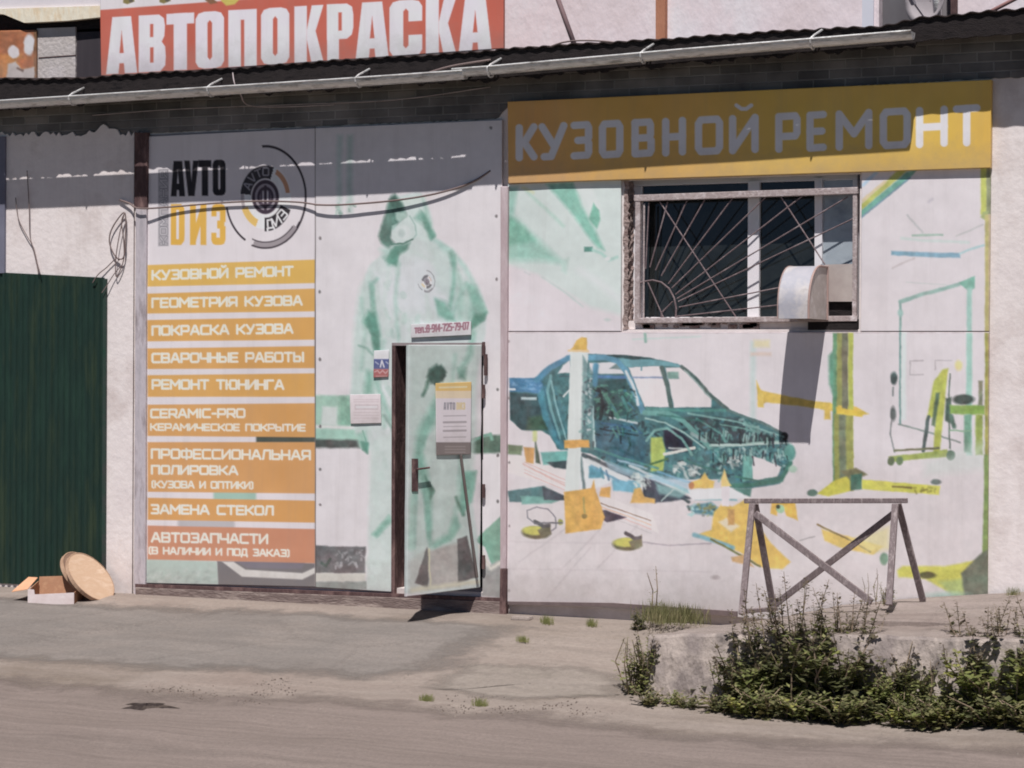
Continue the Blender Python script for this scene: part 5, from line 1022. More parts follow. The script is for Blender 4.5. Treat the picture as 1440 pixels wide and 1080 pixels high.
sheet('upper_sheet', [(1212, 238), (1393, 233), (1391, 466), (1210, 466)], 0.030, paint_upper_right, PRINT, parent=WB, ragged=.5, res=1.2, thick=.02, wave=.0018, wl=.6, seed=8)

# ------------------------------------------------------------------ garage gate
GG = thing('garage_gate', 'wide steel garage gate with a wicket door standing open in its right leaf', 'gate', P(450, 850, .03))
def gsheet(poly, d, dep, m, name, par=GG, bev=0):
    return MB().px(poly, d, dep).build(name, m, par, bevel=bev)
M_leaf = mat('gate_steel', [A(150, 140, 140), A(128, 116, 116)], .7, 4, .2, 30)
gsheet([(205, 190), (443, 179), (443, 826), (204, 822)], .016, .014, M_leaf, 'gate_leaf')
q = MB(); q.px([(444.5, 179), (706, 168), (706, 483), (444.5, 483)], .016, .014); q.px([(444.5, 483.5), (553, 483.5), (553, 834), (444.5, 826)], .016, .014); q.px([(679, 483.5), (706, 483.5), (706, 842), (679, 840)], .016, .014); q.build('gate_leaf', M_leaf, GG)
gsheet([(191, 186), (206, 186), (204, 842), (188, 842)], .055, .055, M_greypost, 'frame_post', bev=.006)
gsheet([(703.5, 262), (714, 262), (711, 800), (703, 800)], .062, .06, M_pinkpost, 'frame_post', bev=.006)
gsheet([(703, 800), (711.5, 800), (711, 866), (702, 866)], .066, .06, M_rust, 'post_foot', bev=.004)
M_sill = mat('grimy_sill', [A(142, 128, 122), A(110, 96, 92), A(164, 150, 142)], .9, 5, .6, 40, stretch=(.6, 2, 3), spec=.15)
gsheet([(190, 826), (703, 846), (703, 872), (190, 846)], .064, .06, M_sill, 'threshold', bev=.005)
gsheet([(189, 186), (207, 186), (206, 292), (188.5, 292)], .058, .05, M_rust, 'post_head', bev=.004)
gsheet([(190, 821), (703, 841), (703, 845.5), (190, 825.5)], .060, .055, M_rust, 'lower_rail')
q = MB(); q.px([(551, 486.2), (556, 486.2), (555, 836), (550, 836)], .040, .28); q.build('door_frame', M_rust, GG)
q = MB(); q.px([(551, 482), (679, 482), (679, 486), (551, 486)], .034, .12); q.build('door_head', M_leaf, GG)
# the two printed banners
sheet('service_banner', [(206, 192), (443.6, 180), (443.6, 825.5), (204, 820)], 0.030, paint_services, PRINT, res=1.1, thick=.012, wave=.0022, wl=.7, seed=11,
      label='printed white banner listing services in orange strips, left half of the gate', cat='banner')
HINGE = P(678, 650, 0.034)
def cut_hole(o, px0, px1, z0, z1):
    bm = bmesh.new(); bm.from_mesh(o.data); L = Vector(o.location); a, c_ = P(px0, 650, .03)[0], P(px1, 650, .03)[0]
    dead = list({f for f in bm.faces if f.calc_area() > 1 or (lambda q: a < q.x < c_ and z0 < q.z < z1)(f.calc_center_median() + L)})
    bmesh.ops.delete(bm, geom=dead, context='FACES'); bm.to_mesh(o.data); bm.free()
pb = sheet('painter_banner', [(443.9, 180), (706, 168.5), (706, 842), (443.9, 826)], 0.030, paint_painter, PRINT, ragged=.7, res=1.1, thick=.012, wave=.0022, wl=.6, seed=12,
      label='printed banner of a painter in pale overalls and mask, right half of the gate', cat='banner')
cut_hole(pb, 554, 679, .02, P(600, 485.5, .03)[2])
# wicket door, open towards the road
PHI = math.radians(65); dn = np.array([math.sin(PHI), -math.cos(PHI), 0])
wd = sheet('wicket_door', [(575, 485), (677.5, 485), (675, 826), (572, 839)], 0, paint_painter, PRINT, ragged=.7, res=1.1, thick=.03, wave=.003, wl=.4, seed=13, plane=(HINGE, dn), parent=GG)
D = lambda x, y, o=0.0: PL(x, y, HINGE + dn * o, dn)
q = MB(); q.slab([D(579.5, 645, .006), D(588, 645, .006), D(588, 691, .006), D(579.5, 691, .006)], .006, -dn); q.tube([D(586, 660, .008), D(586, 660, .045), D(604, 657.5, .045)], .008, 7)
q.build('handle', M_rust, wd)
for y in (500, 560, 700, 800):
    q = MB(); a = P(680, y, .055); q.tube([a, a + np.array([0, 0, .11])], .014, 8); q.build('hinge', M_rust, wd)
q = MB(); q.tube([P(683, 498, .05), P(683, 528, .05)], .016, 7); q.build('hinge_plate', M_rust, GG)
# papers and plates on the gate
sheet('phone_plate', [(578, 456), (662, 452), (662, 471), (578, 475)], 0.048, paint_phone, PRINTS, base=(226, 214, 218), res=.6, thick=.012, seed=14, mottle=.5, label='small white plate with a handwritten phone number above the wicket door', cat='plate')
sheet('flag_sticker', [(526, 493), (547, 492), (546, 530), (525, 531)], 0.040, paint_flag, PRINTS, base=(220, 216, 224), res=.6, thick=.004, seed=15, mottle=.5, label='white blue and red sticker beside the wicket opening', cat='sticker')
sheet('paper_notice', [(492, 555), (535, 554), (536, 595), (493, 596)], 0.040, paint_notice, PRINTS, base=(220, 206, 208), res=.6, thick=.004, wave=.0006, wl=.1, seed=16, mottle=.5, label='pale paper notice pinned over the painter\'s glove', cat='notice')
sheet('door_poster', [(613, 539), (663, 537), (662, 639), (614, 640)], 0, paint_poster, PRINTS, base=(212, 202, 206), res=.6, thick=.006, seed=17, mottle=.5, plane=(HINGE + dn * .012, dn), label='poster with orange head and dark foot on the open wicket door', cat='poster')
q = MB(); q.tube([D(648, 640, .02), D(660, 730, .03), D(671, 812, .04)], .012, 7); q.build('prop_rod', mat('rod_grey', [A(120, 110, 106, 1.0), A(96, 84, 82, 1.0)], .7, 8), None, 'thin dark rod slanting down the wicket door below the poster', 'rod')

# ------------------------------------------------------------------ green door on the left
GD = thing('green_door', 'dark green corrugated steel door at the left edge', 'door', P(60, 842, .03))
b = MB(); a0, a1 = P(-120, 600, .03)[0], P(146.5, 600, .03)[0]; xs_ = np.arange(a0, a1, .0105); prof = [0, 0, 0, .014, .014, .014]
zt = lambda x: float(np.interp(x, [P(-120, 376, .03)[0], P(0, 383, .03)[0], P(147, 390.5, .03)[0]], [P(-120, 376, .03)[2], P(0, 383, .03)[2], P(147, 390.5, .03)[2]]))
prz = [[(x, -.034 - prof[i % 6], z) for i, x in enumerate(xs_)] for z in (0.03,)] + [[(x, -.034 - prof[i % 6], zt(x)) for i, x in enumerate(xs_)]]
b.grid(prz); b.grid([prz[1], [(x, -.02, zt(x)) for x in xs_]])
M_green = mat('green_paint', [A(36, 58, 48, .8), A(28, 46, 40, .8), A(48, 60, 44, .8)], .5, 2.5, .15, 40, stretch=(2.5, 1, .35), spec=.3)
b.build('corrugated_sheet', M_green, GD)
b = MB(); b.px([(145, 392), (149, 392), (147, 842), (143, 842)], .052, .03); b.build('edge_strip', mat('green_edge', [A(60, 60, 60, .8), A(34, 60, 50, .8)], .6, 4), GD)

# ------------------------------------------------------------------ hood in the window
HV = thing('vent_hood', 'rounded white sheet metal vent hood sticking out of the right window pane', 'hood', P(1136, 447, .25))
hx0, hx1 = P(1093.5, 440, .5)[0], P(1137, 440, .5)[0]; hz0 = P(1110, 448, .5)[2]; hz1 = P(1130, 373, .35)[2]
M_hood = mat('hood_paint', [A(168, 165, 170), A(158, 157, 164), A(182, 176, 174), A(138, 132, 130)], .45, 4, .25, 9, spec=.5)
M_hside = mat('hood_side', [A(186, 178, 172), A(170, 160, 154), A(198, 190, 186)], .6, 7, .1, 20)
prof = [(0.02, hz0), (.5, hz0), (.5, hz0 + .10)] + [(.5 - .30 * (1 - math.cos(t)), hz0 + .10 + (hz1 - hz0 - .10) * math.sin(t)) for t in np.linspace(0.12, math.pi / 2, 12)] + [(.02, hz1)]
b = MB(); b.grid([[(x, -d_, z) for x in (hx0, hx1)] for d_, z in prof[1:]]); b.build('curved_skin', M_hood, HV, smooth=True)
for x in (hx0 + .004, hx1 - .004):
    b = MB(); b.slab([(x, -d_, z) for d_, z in prof], .003, (1, 0, 0)); b.build('side_plate', M_hside, HV)
b = MB()
b.tube([(hx1, -d_, z) for d_, z in prof[1:]], .008, 6); b.tube([(hx0, -d_, z) for d_, z in prof[1:]], .004, 6); b.tube([(hx1 + .002, -.03, hz0), (hx1 + .002, -.03, hz1)], .008, 6); b.build('seam', mat('seam_brown', [A(170, 146, 138), A(150, 124, 118)], .7, 6), HV)
b = MB(); b.px([(1160, 372), (1199, 371), (1199, 424), (1160, 424)], .012, .01); b.px([(1160, 424.3), (1165, 424.3), (1165, 447), (1160, 447)], .012, .01); b.build('mounting_plate', mat('plate_grey', [A(172, 162, 156), A(150, 138, 134)], .7, 6), HV)
b = MB(); b.px([(1160, 424), (1197, 424), (1196, 448), (1160, 448)], -.02, .1); b.px([(1136, 449), (1206, 449), (1206, 464), (1136, 464)], .012, .05); b.build('dark_box_and_shade', M_darkwood_shade, HV)  # dark box in the notch; the band below is the hood's shadow in dark colour

# ------------------------------------------------------------------ cables
M_cable = mat('cable_grey', [A(106, 92, 90), A(120, 104, 100)], .7, 6); M_wire = mat('wire_pale', [A(150, 140, 140, .5), A(110, 100, 100, .5)], .6, 6)
def cable(name, pts, r, label, m=M_cable, cat='cable', group=None):
    q = [P(x, y, d) for x, y, d in pts]
    t = []                                                         # a smooth line through the points
    for k in range(len(q) - 1):
        p0, p1, p2, p3 = q[max(k - 1, 0)], q[k], q[k + 1], q[min(k + 2, len(q) - 1)]
        for s in np.linspace(0, 1, 7)[:-1]: t.append(.5 * (2 * p1 + (p2 - p0) * s + (2 * p0 - 5 * p1 + 4 * p2 - p3) * s * s + (3 * p1 - p0 - 3 * p2 + p3) * s ** 3))
    t.append(q[-1]); return MB().tube(t, r, 6).build(name, m, None, label, cat, group, smooth=True)
cable('power_cable', [(168, 281, .045), (182, 286, .06), (196, 293, .09), (240, 291, .06), (300, 286, .05), (360, 283, .05), (415, 284, .05), (440, 287, .06), (446, 288, .07), (480, 288, .075), (545, 283, .07), (600, 275, .06), (640, 265, .05), (668, 254, .04), (690, 240, .03)], .008,
      'black cable sagging across both gate banners at head height of the painter')
cable('coiled_cable', [(168, 366, 0.047), (160, 357, 0.057), (154, 341, 0.057), (156, 325, 0.057), (165, 309, 0.057), (175, 299, 0.057), (177, 316, 0.057), (176, 340, 0.057), (176, 352, 0.057), (172, 364, 0.062), (162, 362, 0.057)], .006, 'loop of black cable hanging from a hook on the white pier')
cable('loop_strand', [(175, 299, 0.067), (168, 330, 0.067), (163, 362, 0.067), (163, 388, 0.057), (168, 382, 0.057), (174, 364, 0.057), (174, 340, 0.067), (171, 312, 0.067), (175, 300, 0.067)], .0045, 'thinner strand wound round the hanging cable loop', cat='cable')
cable('drop_wire', [(162, 364, 0.047), (150, 376, 0.047), (138, 386, 0.057), (130, 398, 0.067)], .0045, 'wire leading from the cable loop down behind the green door', cat='wire')
cable('tail_wire', [(172, 372, 0.047), (160, 386, 0.057), (150, 402, 0.067), (143, 412, 0.077)], .004, 'lower wire from the cable loop to the green door edge', cat='wire')
cable('left_wire', [(22, 278, 0.047), (26, 308, 0.047), (38, 332, 0.047), (47, 348, 0.047), (53, 372, 0.057), (57, 386, 0.067)], .004, 'thin wire bending down the white wall nearest the left edge', cat='wire')
cable('straight_wire', [(38, 240, 0.047), (41, 290, 0.047), (42, 330, 0.047), (47, 350, 0.047), (52, 372, 0.057), (54, 386, 0.067)], .004, 'thin wire hanging straight from the brick band beside the bent one', cat='wire')
cable('brick_wire', [(130, 162, .03), (240, 154, .03), (330, 150, .03), (440, 146, .03), (560, 140, .03), (690, 122, .03)], .004, 'pale wire stretched along the sooty brick under the gutter', M_wire, 'wire')
cable('hanging_wire', [(327, 100, .30), (330, 118, .43), (338, 132, .3), (350, 148, .06), (400, 150, .03), (470, 147, .03)], .005, 'pale wire hanging over the gutter below the red sign', M_wire, 'wire')
cable('roof_cable', [(768, 68, .30), (790, 60, .30), (815, 57, .30), (850, 58, .30), (880, 62, .30)], .007, 'cable arching over the roof edge at the foot of the slanting pole')
cable('gutter_cable', [(575, 116, .3), (590, 108, .45), (610, 100, .44), (640, 92, .40), (690, 84, .32)], .008, 'dark cable lying slantwise over the gutter joint')

# ------------------------------------------------------------------ box and disc by the green door
def gpt(px, py, d): p = P(px, py, d); return p
cb = thing('cardboard_box', 'open cardboard box with a white front lying before the green door', 'box', P(70, 850, .45))
B0 = G(39, 850); B1 = G(104, 849); ex = B1 - B0; bw = float(np.linalg.norm(ex)); ex = ex / bw; ez = np.array([0, 0, 1.0]); ey = np.cross(ez, ex); bdp = .26
def BP(a, b_, c_): return B0 + ex * a + ey * b_ + ez * (c_ - .004)
M_card = mat('cardboard', [A(176, 134, 104), A(160, 118, 92), A(190, 150, 118)], .9, 6, .1, 30); M_cardw = mat('white_card', [A(216, 204, 202), A(200, 184, 180)], .9, 8, .1, 30)
def bslab(name, pts, th, dv, m, q=None):
    q = q or MB(); q.slab([BP(*p) for p in pts], th, dv); return q.build(name, m, cb) if name else q
bslab('front_wall', [(0, 0, 0), (bw, 0, 0), (bw, 0, .098), (.06, 0, .088), (.055, 0, .128), (0, 0, .135)], .006, ey, M_cardw)
bslab('back_wall', [(0, bdp, 0), (bw, bdp, 0), (bw + .01, bdp + .03, .22), (.0, bdp + .03, .215)], .006, ey, M_card)
q = bslab(None, [(0, .007, 0), (0, bdp - .002, 0), (0, bdp, .18), (0, .007, .125)], .006, ex, M_card); q.build('side_wall', M_card, cb); bslab('side_wall', [(bw - .006, .007, 0), (bw - .006, bdp - .002, 0), (bw - .006, bdp, .16), (bw - .006, .007, .095)], .006, ex, M_card)
bslab('flap', [(-.004, .01, .13), (-.004, bdp, .205), (-.09, bdp + .01, .21), (-.165, .06, .105)], .006, ez, mat('card_bright', [A(204, 156, 124), A(188, 140, 108)], .9, 6))
def disc(px, py, d, r, th, nv, name, m1, label, cat):
    c_ = P(px, py, d); n_ = np.array(nv, float); n_ /= np.linalg.norm(n_); u = np.cross(n_, (0, 0, 1)); u /= np.linalg.norm(u); v = np.cross(u, n_)
    t = thing(name, label, cat, c_); q = MB(); N_ = 40
    f = q.pts([c_ + r * (math.cos(a) * u + math.sin(a) * v) for a in np.linspace(0, 2 * math.pi, N_, endpoint=False)]); g_ = q.pts([c_ - n_ * th + r * (math.cos(a) * u + math.sin(a) * v) for a in np.linspace(0, 2 * math.pi, N_, endpoint=False)])
    q.face(range(f, f + N_)); q.face(range(g_ + N_ - 1, g_ - 1, -1))
    for k in range(N_): q.face((f + k, f + (k + 1) % N_, g_ + (k + 1) % N_, g_ + k))
    q.build('board', m1, t)
    q = MB(); ring = lambda rr, o: [c_ + n_ * o + rr * (math.cos(a) * u + math.sin(a) * v) for a in np.linspace(0, 2 * math.pi, N_ + 1)]
    q.grid([ring(r + .001, .003), ring(r - .006, .004)]); q.grid([ring(r + .002, .003), ring(r + .002, -th)]); q.build('rim', mat(name + '_rim', [A(180, 150, 126), A(150, 120, 98)], .9, 9), t)
fr, rr_, uu_ = -_f, _r, _u                                   # towards the viewer, right, up: the way the disc is turned in the photograph
M_disc = mat('pale_plywood', [A(214, 186, 160, 1.05), A(204, 172, 144, 1.05), A(222, 196, 172, 1.05)], .85, 5, .1, 40, stretch=(1, 1, 3))
disc(128, 811, .34, .252, .03, .36 * fr + .93 * (.75 * rr_ + .66 * uu_), 'plywood_disc', M_disc, 'round pale plywood disc leaning beside the cardboard box', 'disc')
disc(117, 806, .26, .225, .03, .36 * fr + .93 * (.75 * rr_ + .66 * uu_), 'brown_disc', mat('brown_board', [A(150, 122, 104, 1.05), A(128, 102, 88, 1.05)], .9, 5), 'darker brown disc showing behind the pale plywood disc', 'disc')

# ------------------------------------------------------------------ concrete platform on the right
M_slab = ground_mat('slab_top', A(186, 170, 164, GK), A(176, 162, 154, GK), A(166, 150, 142, GK), 1.6, 2.0, 24, .5, False, True)
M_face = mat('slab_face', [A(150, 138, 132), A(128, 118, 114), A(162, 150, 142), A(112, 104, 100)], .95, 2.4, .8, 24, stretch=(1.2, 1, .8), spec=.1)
LP = thing('loading_platform', 'low worn concrete platform with a raised step along the right wall', 'platform', P(1200, 960, 2.1))
def rowpts(pts, d): return [P(x, y, d) for x, y in pts]
def rowf(pts, d):
    q = rowpts(pts, d); return lambda x: float(np.interp(x, [p[0] for p in q], [p[2] for p in q]))
back = rowf([(900, 872), (1030, 866), (1100, 858), (1210, 850), (1300, 847), (1440, 846), (1700, 846)], .05)
front = rowf([(912, 894), (1000, 891), (1100, 893), (1250, 894), (1440, 899), (1700, 906)], 2.05)
xl = P(914, 900, 2.05)[0]; xs2 = np.linspace(xl, 7.5, 120)
ztop = lambda x, t: back(x) * (1 - t) + front(x) * t + .008 * math.sin(5 * x + 3 * t) * math.sin(7 * t) + .004 * math.sin(23 * x)
def xe(x, t): return x + (0.35 * (1 - t)) * max(0, 1 - (x - xl) / .8) + .015 * math.sin(31 * t) * (x < xl + .05)
b = MB(); tops = [[(xe(x, t), -.05 - 2.0 * t, ztop(x, t)) for x in xs2] for t in np.linspace(0, 1, 40)]; b.grid(tops); b.build('lower_slab', M_slab, LP, smooth=True)
b = MB(); fr_ = tops[-1]
b.grid([fr_, [(x, y - .012, z - .02) for x, y, z in fr_]] + [[(x, y - .02 - .02 * k - .01 * math.sin(9 * x + k) - .006 * math.sin(37 * x + 3 * k), z - .02 - .13 * k) for x, y, z in fr_] for k in (1, 2, 3, 4)]); lf = [r_[0] for r_ in tops]; b.grid([lf, [(x, y, -.7) for x, y, z in lf]]); b.build('front_face', M_face, LP)
uback = rowf([(1090, 853), (1210, 845.5), (1300, 841), (1392, 834), (1440, 832), (1700, 828)], .04); ufront = rowf([(1090, 872), (1210, 870), (1300, 873), (1440, 879), (1700, 888)], 1.45)
xu = P(1118, 860, 1.0)[0]; xs3 = np.linspace(xu, 7.4, 90)
um = lambda x: min(1, max(0, (x - xu) / .5))
zu = lambda x, t: (uback(x) * (1 - t) + ufront(x) * t) * um(x) + (ztop(x, .7 * t) + .004) * (1 - um(x)) + .004 * math.sin(6 * x + 5 * t)
b = MB(); tu = [[(x, -.045 - (1.4 + .02 * math.sin(11 * x)) * t, zu(x, t)) for x in xs3] for t in np.linspace(0, 1, 22)]; b.grid(tu)
e = tu[-1]; b.grid([e, [(x, y - .015, z - .012) for x, y, z in e], [(x, y - .025, z - .14) for x, y, z in e]]); b.build('upper_slab', M_slab, LP)
# plank on edge along the foot of the wall
b = MB(); b.px([(714, 846), (860, 848), (1036, 860), (1036, 867), (860, 853), (714, 850)], .055, .025); b.build('foot_batten', mat('dark_batten', [A(112, 98, 96), A(90, 78, 78)], .9, 8), None, 'dark wooden batten along the foot of the workshop mural', 'batten')

# ------------------------------------------------------------------ trestle barrier
M_tr = mat('grey_lilac_paint', [A(140, 127, 127), A(112, 100, 100), A(164, 152, 150)], .8, 9, .5, 60, stretch=(3, 3, 1))
M_trd = M_tr
TB = thing('trestle_barrier', 'grey wooden trestle barrier with crossed braces in front of the mural', 'barrier', P(1160, 850, .7))
def tbar(name, a, da, c_, dc, w_, h_=None, up=(0, 1, 0), m=M_tr): return MB().bar(P(*a, da), P(*c_, dc), w_, h_ or w_, up).build(name, m, TB, bevel=.004)
tbar('rail', (1047, 704.5), .70, (1276, 704), .70, .038, .036, (0, 0, 1))
tbar('leg', (1058, 709), .74, (1043, 864), 1.05, .046, .03); tbar('leg', (1062, 709), .66, (1088, 857), .35, .046, .03)
tbar('leg', (1259, 709), .74, (1250, 851), 1.05, .046, .03); tbar('leg', (1263, 709), .66, (1298, 845), .35, .046, .03)
tbar('brace', (1062, 722), .80, (1226, 847), 1.0, .048, .025); tbar('brace', (1257, 722), .64, (1086, 853), .38, .048, .025)
tbar('stretcher', (1044, 860), 1.0, (1090, 856), .40, .045, .03, (0, 0, 1))

# ------------------------------------------------------------------ weeds
LEAFC = [A(96, 96, 68, 0.44), A(74, 76, 54, 0.44), A(126, 120, 82, 0.44)]
M_leafA = mat('weed_leaf', LEAFC, .9, 5, spec=.05); M_leafB = mat('olive_leaf', [A(120, 120, 80, 0.44), A(92, 96, 62, 0.44), A(148, 142, 98, 0.44)], .9, 5, spec=.05)
M_leafC = mat('purple_leaf', [A(104, 92, 80, 0.48), A(82, 76, 64, 0.48), A(120, 110, 90, 0.48)], .9, 5, spec=.05); M_leafD = mat('bright_leaf', [A(114, 116, 70, 0.44), A(92, 98, 62, 0.44), A(142, 138, 76, 0.44)], .85, 5, spec=.08)
M_stem = mat('weed_stem', [A(122, 102, 92, 0.55), A(96, 90, 66, 0.55)], .8, 6); M_dry = mat('dry_grass', [A(150, 142, 100, 1.0), A(112, 112, 74, 1.0), A(168, 156, 118, 1.0)], .85, 6)
def leafy(m, share=.5):
    N = m.node_tree.nodes; L = m.node_tree.links; b = N['Principled BSDF']; t = N.new('ShaderNodeBsdfTranslucent'); x = N.new('ShaderNodeMixShader'); x.inputs[0].default_value = share
    L.new(b.inputs['Base Color'].links[0].from_socket, t.inputs[0]); L.new(b.outputs[0], x.inputs[1]); L.new(t.outputs[0], x.inputs[2]); L.new(x.outputs[0], N['Material Output'].inputs[0])
for _m in (M_leafA, M_leafB, M_leafC, M_leafD): leafy(_m)
def leaf(b, p, dirv, l, w_):
    d = np.asarray(dirv, float); d /= np.linalg.norm(d) + 1e-9; s = np.cross(d, (0, 0, 1)); s /= np.linalg.norm(s) + 1e-6; nrm = np.cross(s, d)
    i = b.pts([p, p + d * l * .45 + s * w_ - nrm * l * .05, p + d * l - nrm * l * .18, p + d * l * .45 - s * w_ - nrm * l * .05]); b.face((i, i + 1, i + 2)); b.face((i, i + 2, i + 3))
def weed(seed, h, ns, ll, spread, dens, mats, top=0.0, lw=.3):
    """several leaning stems set with leaves; the tips may carry seed heads"""
    r = random.Random(seed); b = MB()
    for k in range(ns):
        a = r.uniform(0, 6.28); hh = h * r.uniform(.55, 1.0); lean = spread * r.uniform(.2, 1)
        base = np.array([r.gauss(0, .05), r.gauss(0, .04), -.02]); tip = base + np.array([lean * math.cos(a), lean * math.sin(a) * .7, hh])
        mid = base + (tip - base) * .5 + np.array([r.gauss(0, .03), r.gauss(0, .03), .04]); b.cur = 0
        path = [base, base * .55 + mid * .5 - base * .05, mid, mid * .45 + tip * .55, tip]; b.tube(path, [.006, .005, .0045, .0035, .002], 4, False)
        n = int(1.75 * dens * hh)
        for j in range(n):
            t = r.uniform(.04, 1.0) ** .9; q = (1 - t) ** 2 * base + 2 * t * (1 - t) * mid + t * t * tip; az = r.uniform(0, 6.28); el = r.uniform(-.3, .7)
            b.cur = 1 if t < 1 - top * r.uniform(.6, 1.2) and r.random() > .1 else 2; l = .72 * ll * (1.2 - .55 * t) * r.uniform(.5, 1.5) * (.75 if b.cur == 2 else 1)
            q = q + np.array([r.gauss(0, .012), r.gauss(0, .012), r.gauss(0, .01)])
            if r.random() < .5: q = q + np.array([math.cos(az), math.sin(az), .1]) * r.uniform(0, .07) * (1.2 - t)
            leaf(b, q, (math.cos(az) * math.cos(el), math.sin(az) * math.cos(el), math.sin(el) + .15), l, l * lw * r.uniform(.7, 1.2))
    me_o = b.build('weed', mats, None, smooth=False, loc=(0, 0, 0)); return me_o
def grass(seed, n, h, sp, m):
    r = random.Random(seed); b = MB()
    for k in range(n):
        a = r.uniform(0, 6.28); p = np.array([r.gauss(0, sp), r.gauss(0, sp * .5), -.01]); t = p + np.array([math.cos(a) * h * .35 * r.random(), math.sin(a) * h * .35 * r.random(), h * r.uniform(.4, 1)]); m_ = (p + t) / 2 + np.array([0, 0, h * .1]); w_ = np.array([.003, 0.001, 0])
        i = b.pts([p - w_, p + w_, m_ + w_ * .8, m_ - w_ * .8, t]); b.face((i, i + 1, i + 2, i + 3)); b.face((i + 3, i + 2, i + 4))
    return b.build('grass_tuft', [m], None, loc=(0, 0, 0))
def broad(seed, n, l, m):
    r = random.Random(seed); b = MB()
    for k in range(n):
        a = 6.28 * k / n + r.uniform(-.4, .4); el = r.uniform(.2, .9); d = np.array([math.cos(a) * math.cos(el), math.sin(a) * math.cos(el), math.sin(el)]); L_ = l * r.uniform(.6, 1.1); st = d * L_ * .5
        b.cur = 0; b.tube([np.zeros(3), st * .6, st], .004, 4, False); b.cur = 1; leaf(b, st, (d[0], d[1], d[2] * .3), L_ * .8, L_ * .28)
    return b.build('broadleaf_weed', [M_stem, m], None, loc=(0, 0, 0))
protos = {
 'tallA': weed(1, .92, 10, .085, .34, 95, [M_stem, M_leafA, M_leafC], .32), 'tallB': weed(2, .85, 10, .08, .34, 95, [M_stem, M_leafB, M_leafC], .28), 'tallC': weed(3, 1.08, 6, .07, .30, 80, [M_stem, M_leafA, M_leafC], .4),
 'bushA': weed(4, .48, 11, .085, .30, 80, [M_stem, M_leafA, M_leafC], .15, .36), 'bushB': weed(5, .42, 11, .085, .30, 80, [M_stem, M_leafD, M_dry], .1, .36), 'bushC': weed(6, .55, 10, .075, .30, 75, [M_stem, M_leafB, M_leafC], .25),
 'lowA': weed(7, .24, 12, .075, .32, 100, [M_stem, M_leafA, M_dry], .2, .4), 'lowB': weed(8, .22, 12, .075, .32, 100, [M_stem, M_leafD, M_leafB], .2, .4), 'thin': weed(9, .62, 2, .05, .08, 46, [M_stem, M_leafB, M_leafC], .6, .22), 'strip': weed(10, .45, 16, .05, .10, 90, [M_stem, M_leafB, M_dry], .4, .3),
 'tuft': grass(11, 120, .16, .07, M_leafB), 'dry': grass(12, 260, .13, .11, M_dry), 'broad': broad(13, 9, .19, M_leafD), 'broadB': broad(14, 7, .24, M_leafA)}
used = set()
def plant(kind, at, sc, label, cat='weed', group=None, rot=None, name=None):
    o = protos[kind]
    if kind in used: o = o.copy(); COL.objects.link(o)
    used.add(kind)
    if name: o.name = name
    o.location = [float(v) for v in at]; o.rotation_euler = (0, 0, R.uniform(0, 6.28) if rot is None else rot); o.scale = (sc, sc, sc * R.uniform(.92, 1.08))
    for k in ('label', 'category', 'group'):
        if k in o: del o[k]
    return tag(o, label, cat, group)
def on_ground(px, py): return G(px, py)
GT, GBs, GLw = 'tall weeds before the platform', 'bushy weeds before the platform', 'low weeds along the platform foot'
for x, y, k, s in ((1056, 985, 'tallA', .95), (1082, 990, 'tallC', 1.05), (1100, 982, 'tallB', .95), (1118, 985, 'tallC', 1.12), (1135, 988, 'tallA', 1.05), (1150, 982, 'tallC', .9), (1168, 988, 'tallB', .95), (1184, 985, 'tallA', 1.0), (1200, 990, 'tallB', .85),
                   (1360, 996, 'tallB', .8), (1380, 992, 'tallA', .95), (1402, 996, 'tallC', .85), (1420, 994, 'tallA', 1.0), (1442, 998, 'tallB', 1.0), (1465, 998, 'tallA', 1.0), (1190, 984, 'tallC', .95)):
    plant(k, on_ground(x, y), s * .86, 'tall dusty weed with dull purple tips crowding the platform front', 'weed', GT)
for x, y, k, s in ((1040, 996, 'bushA', .9), (1070, 1000, 'bushB', .9), (1098, 1002, 'bushA', 1), (1125, 1003, 'bushC', 1), (1150, 1004, 'bushB', 1), (1176, 1005, 'bushA', 1), (1204, 1005, 'bushC', .95), (1228, 1008, 'bushB', .8), (1250, 1010, 'bushA', .85), (1272, 1010, 'bushB', .75), (1290, 1012, 'bushC', .8),
                   (1312, 1012, 'bushA', .9), (1334, 1010, 'bushB', .75), (1356, 1012, 'bushC', .85), (1380, 1014, 'bushB', 1), (1404, 1014, 'bushA', 1.05), (1428, 1016, 'bushD' if False else 'bushB', 1.05), (1450, 1016, 'bushA', 1), (1262, 1000, 'bushA', 1.1), (1318, 1000, 'bushC', .9)):
    if R.random() < .06: continue
    plant(k, on_ground(x + R.uniform(-9, 9), y - R.uniform(0, 10)), s * R.uniform(.75, 1.15) * (1.2 if x < 1215 or x > 1345 else .85), 'bushy green weed in the thicket before the platform', 'weed', GBs)
for x, y, k, s in ((1020, 1000, 'lowA', .8), (1050, 1006, 'lowB', .8), (1080, 1010, 'lowA', .9), (1110, 1012, 'lowA', .9), (1140, 1014, 'lowB', 1), (1170, 1016, 'lowA', 1), (1200, 1018, 'lowB', .9), (1230, 1020, 'lowA', .9), (1258, 1022, 'lowB', .9), (1285, 1022, 'lowA', 1), (1312, 1023, 'lowB', 1), (1340, 1024, 'lowA', 1), (1368, 1025, 'lowB', 1), (1396, 1026, 'lowA', 1), (1424, 1026, 'lowB', 1), (1450, 1027, 'lowA', 1)):
    if R.random() < .12: continue
    plant(k, on_ground(x + R.uniform(-8, 8), y - R.uniform(0, 8)), s * R.uniform(.75, 1.1), 'low leafy weed at the road edge under the thicket', 'weed', GLw)
plant('thin', on_ground(1287, 1000), 1.15, 'slender upright weed rising alone between the two taller thickets', 'weed', name='slender_weed')
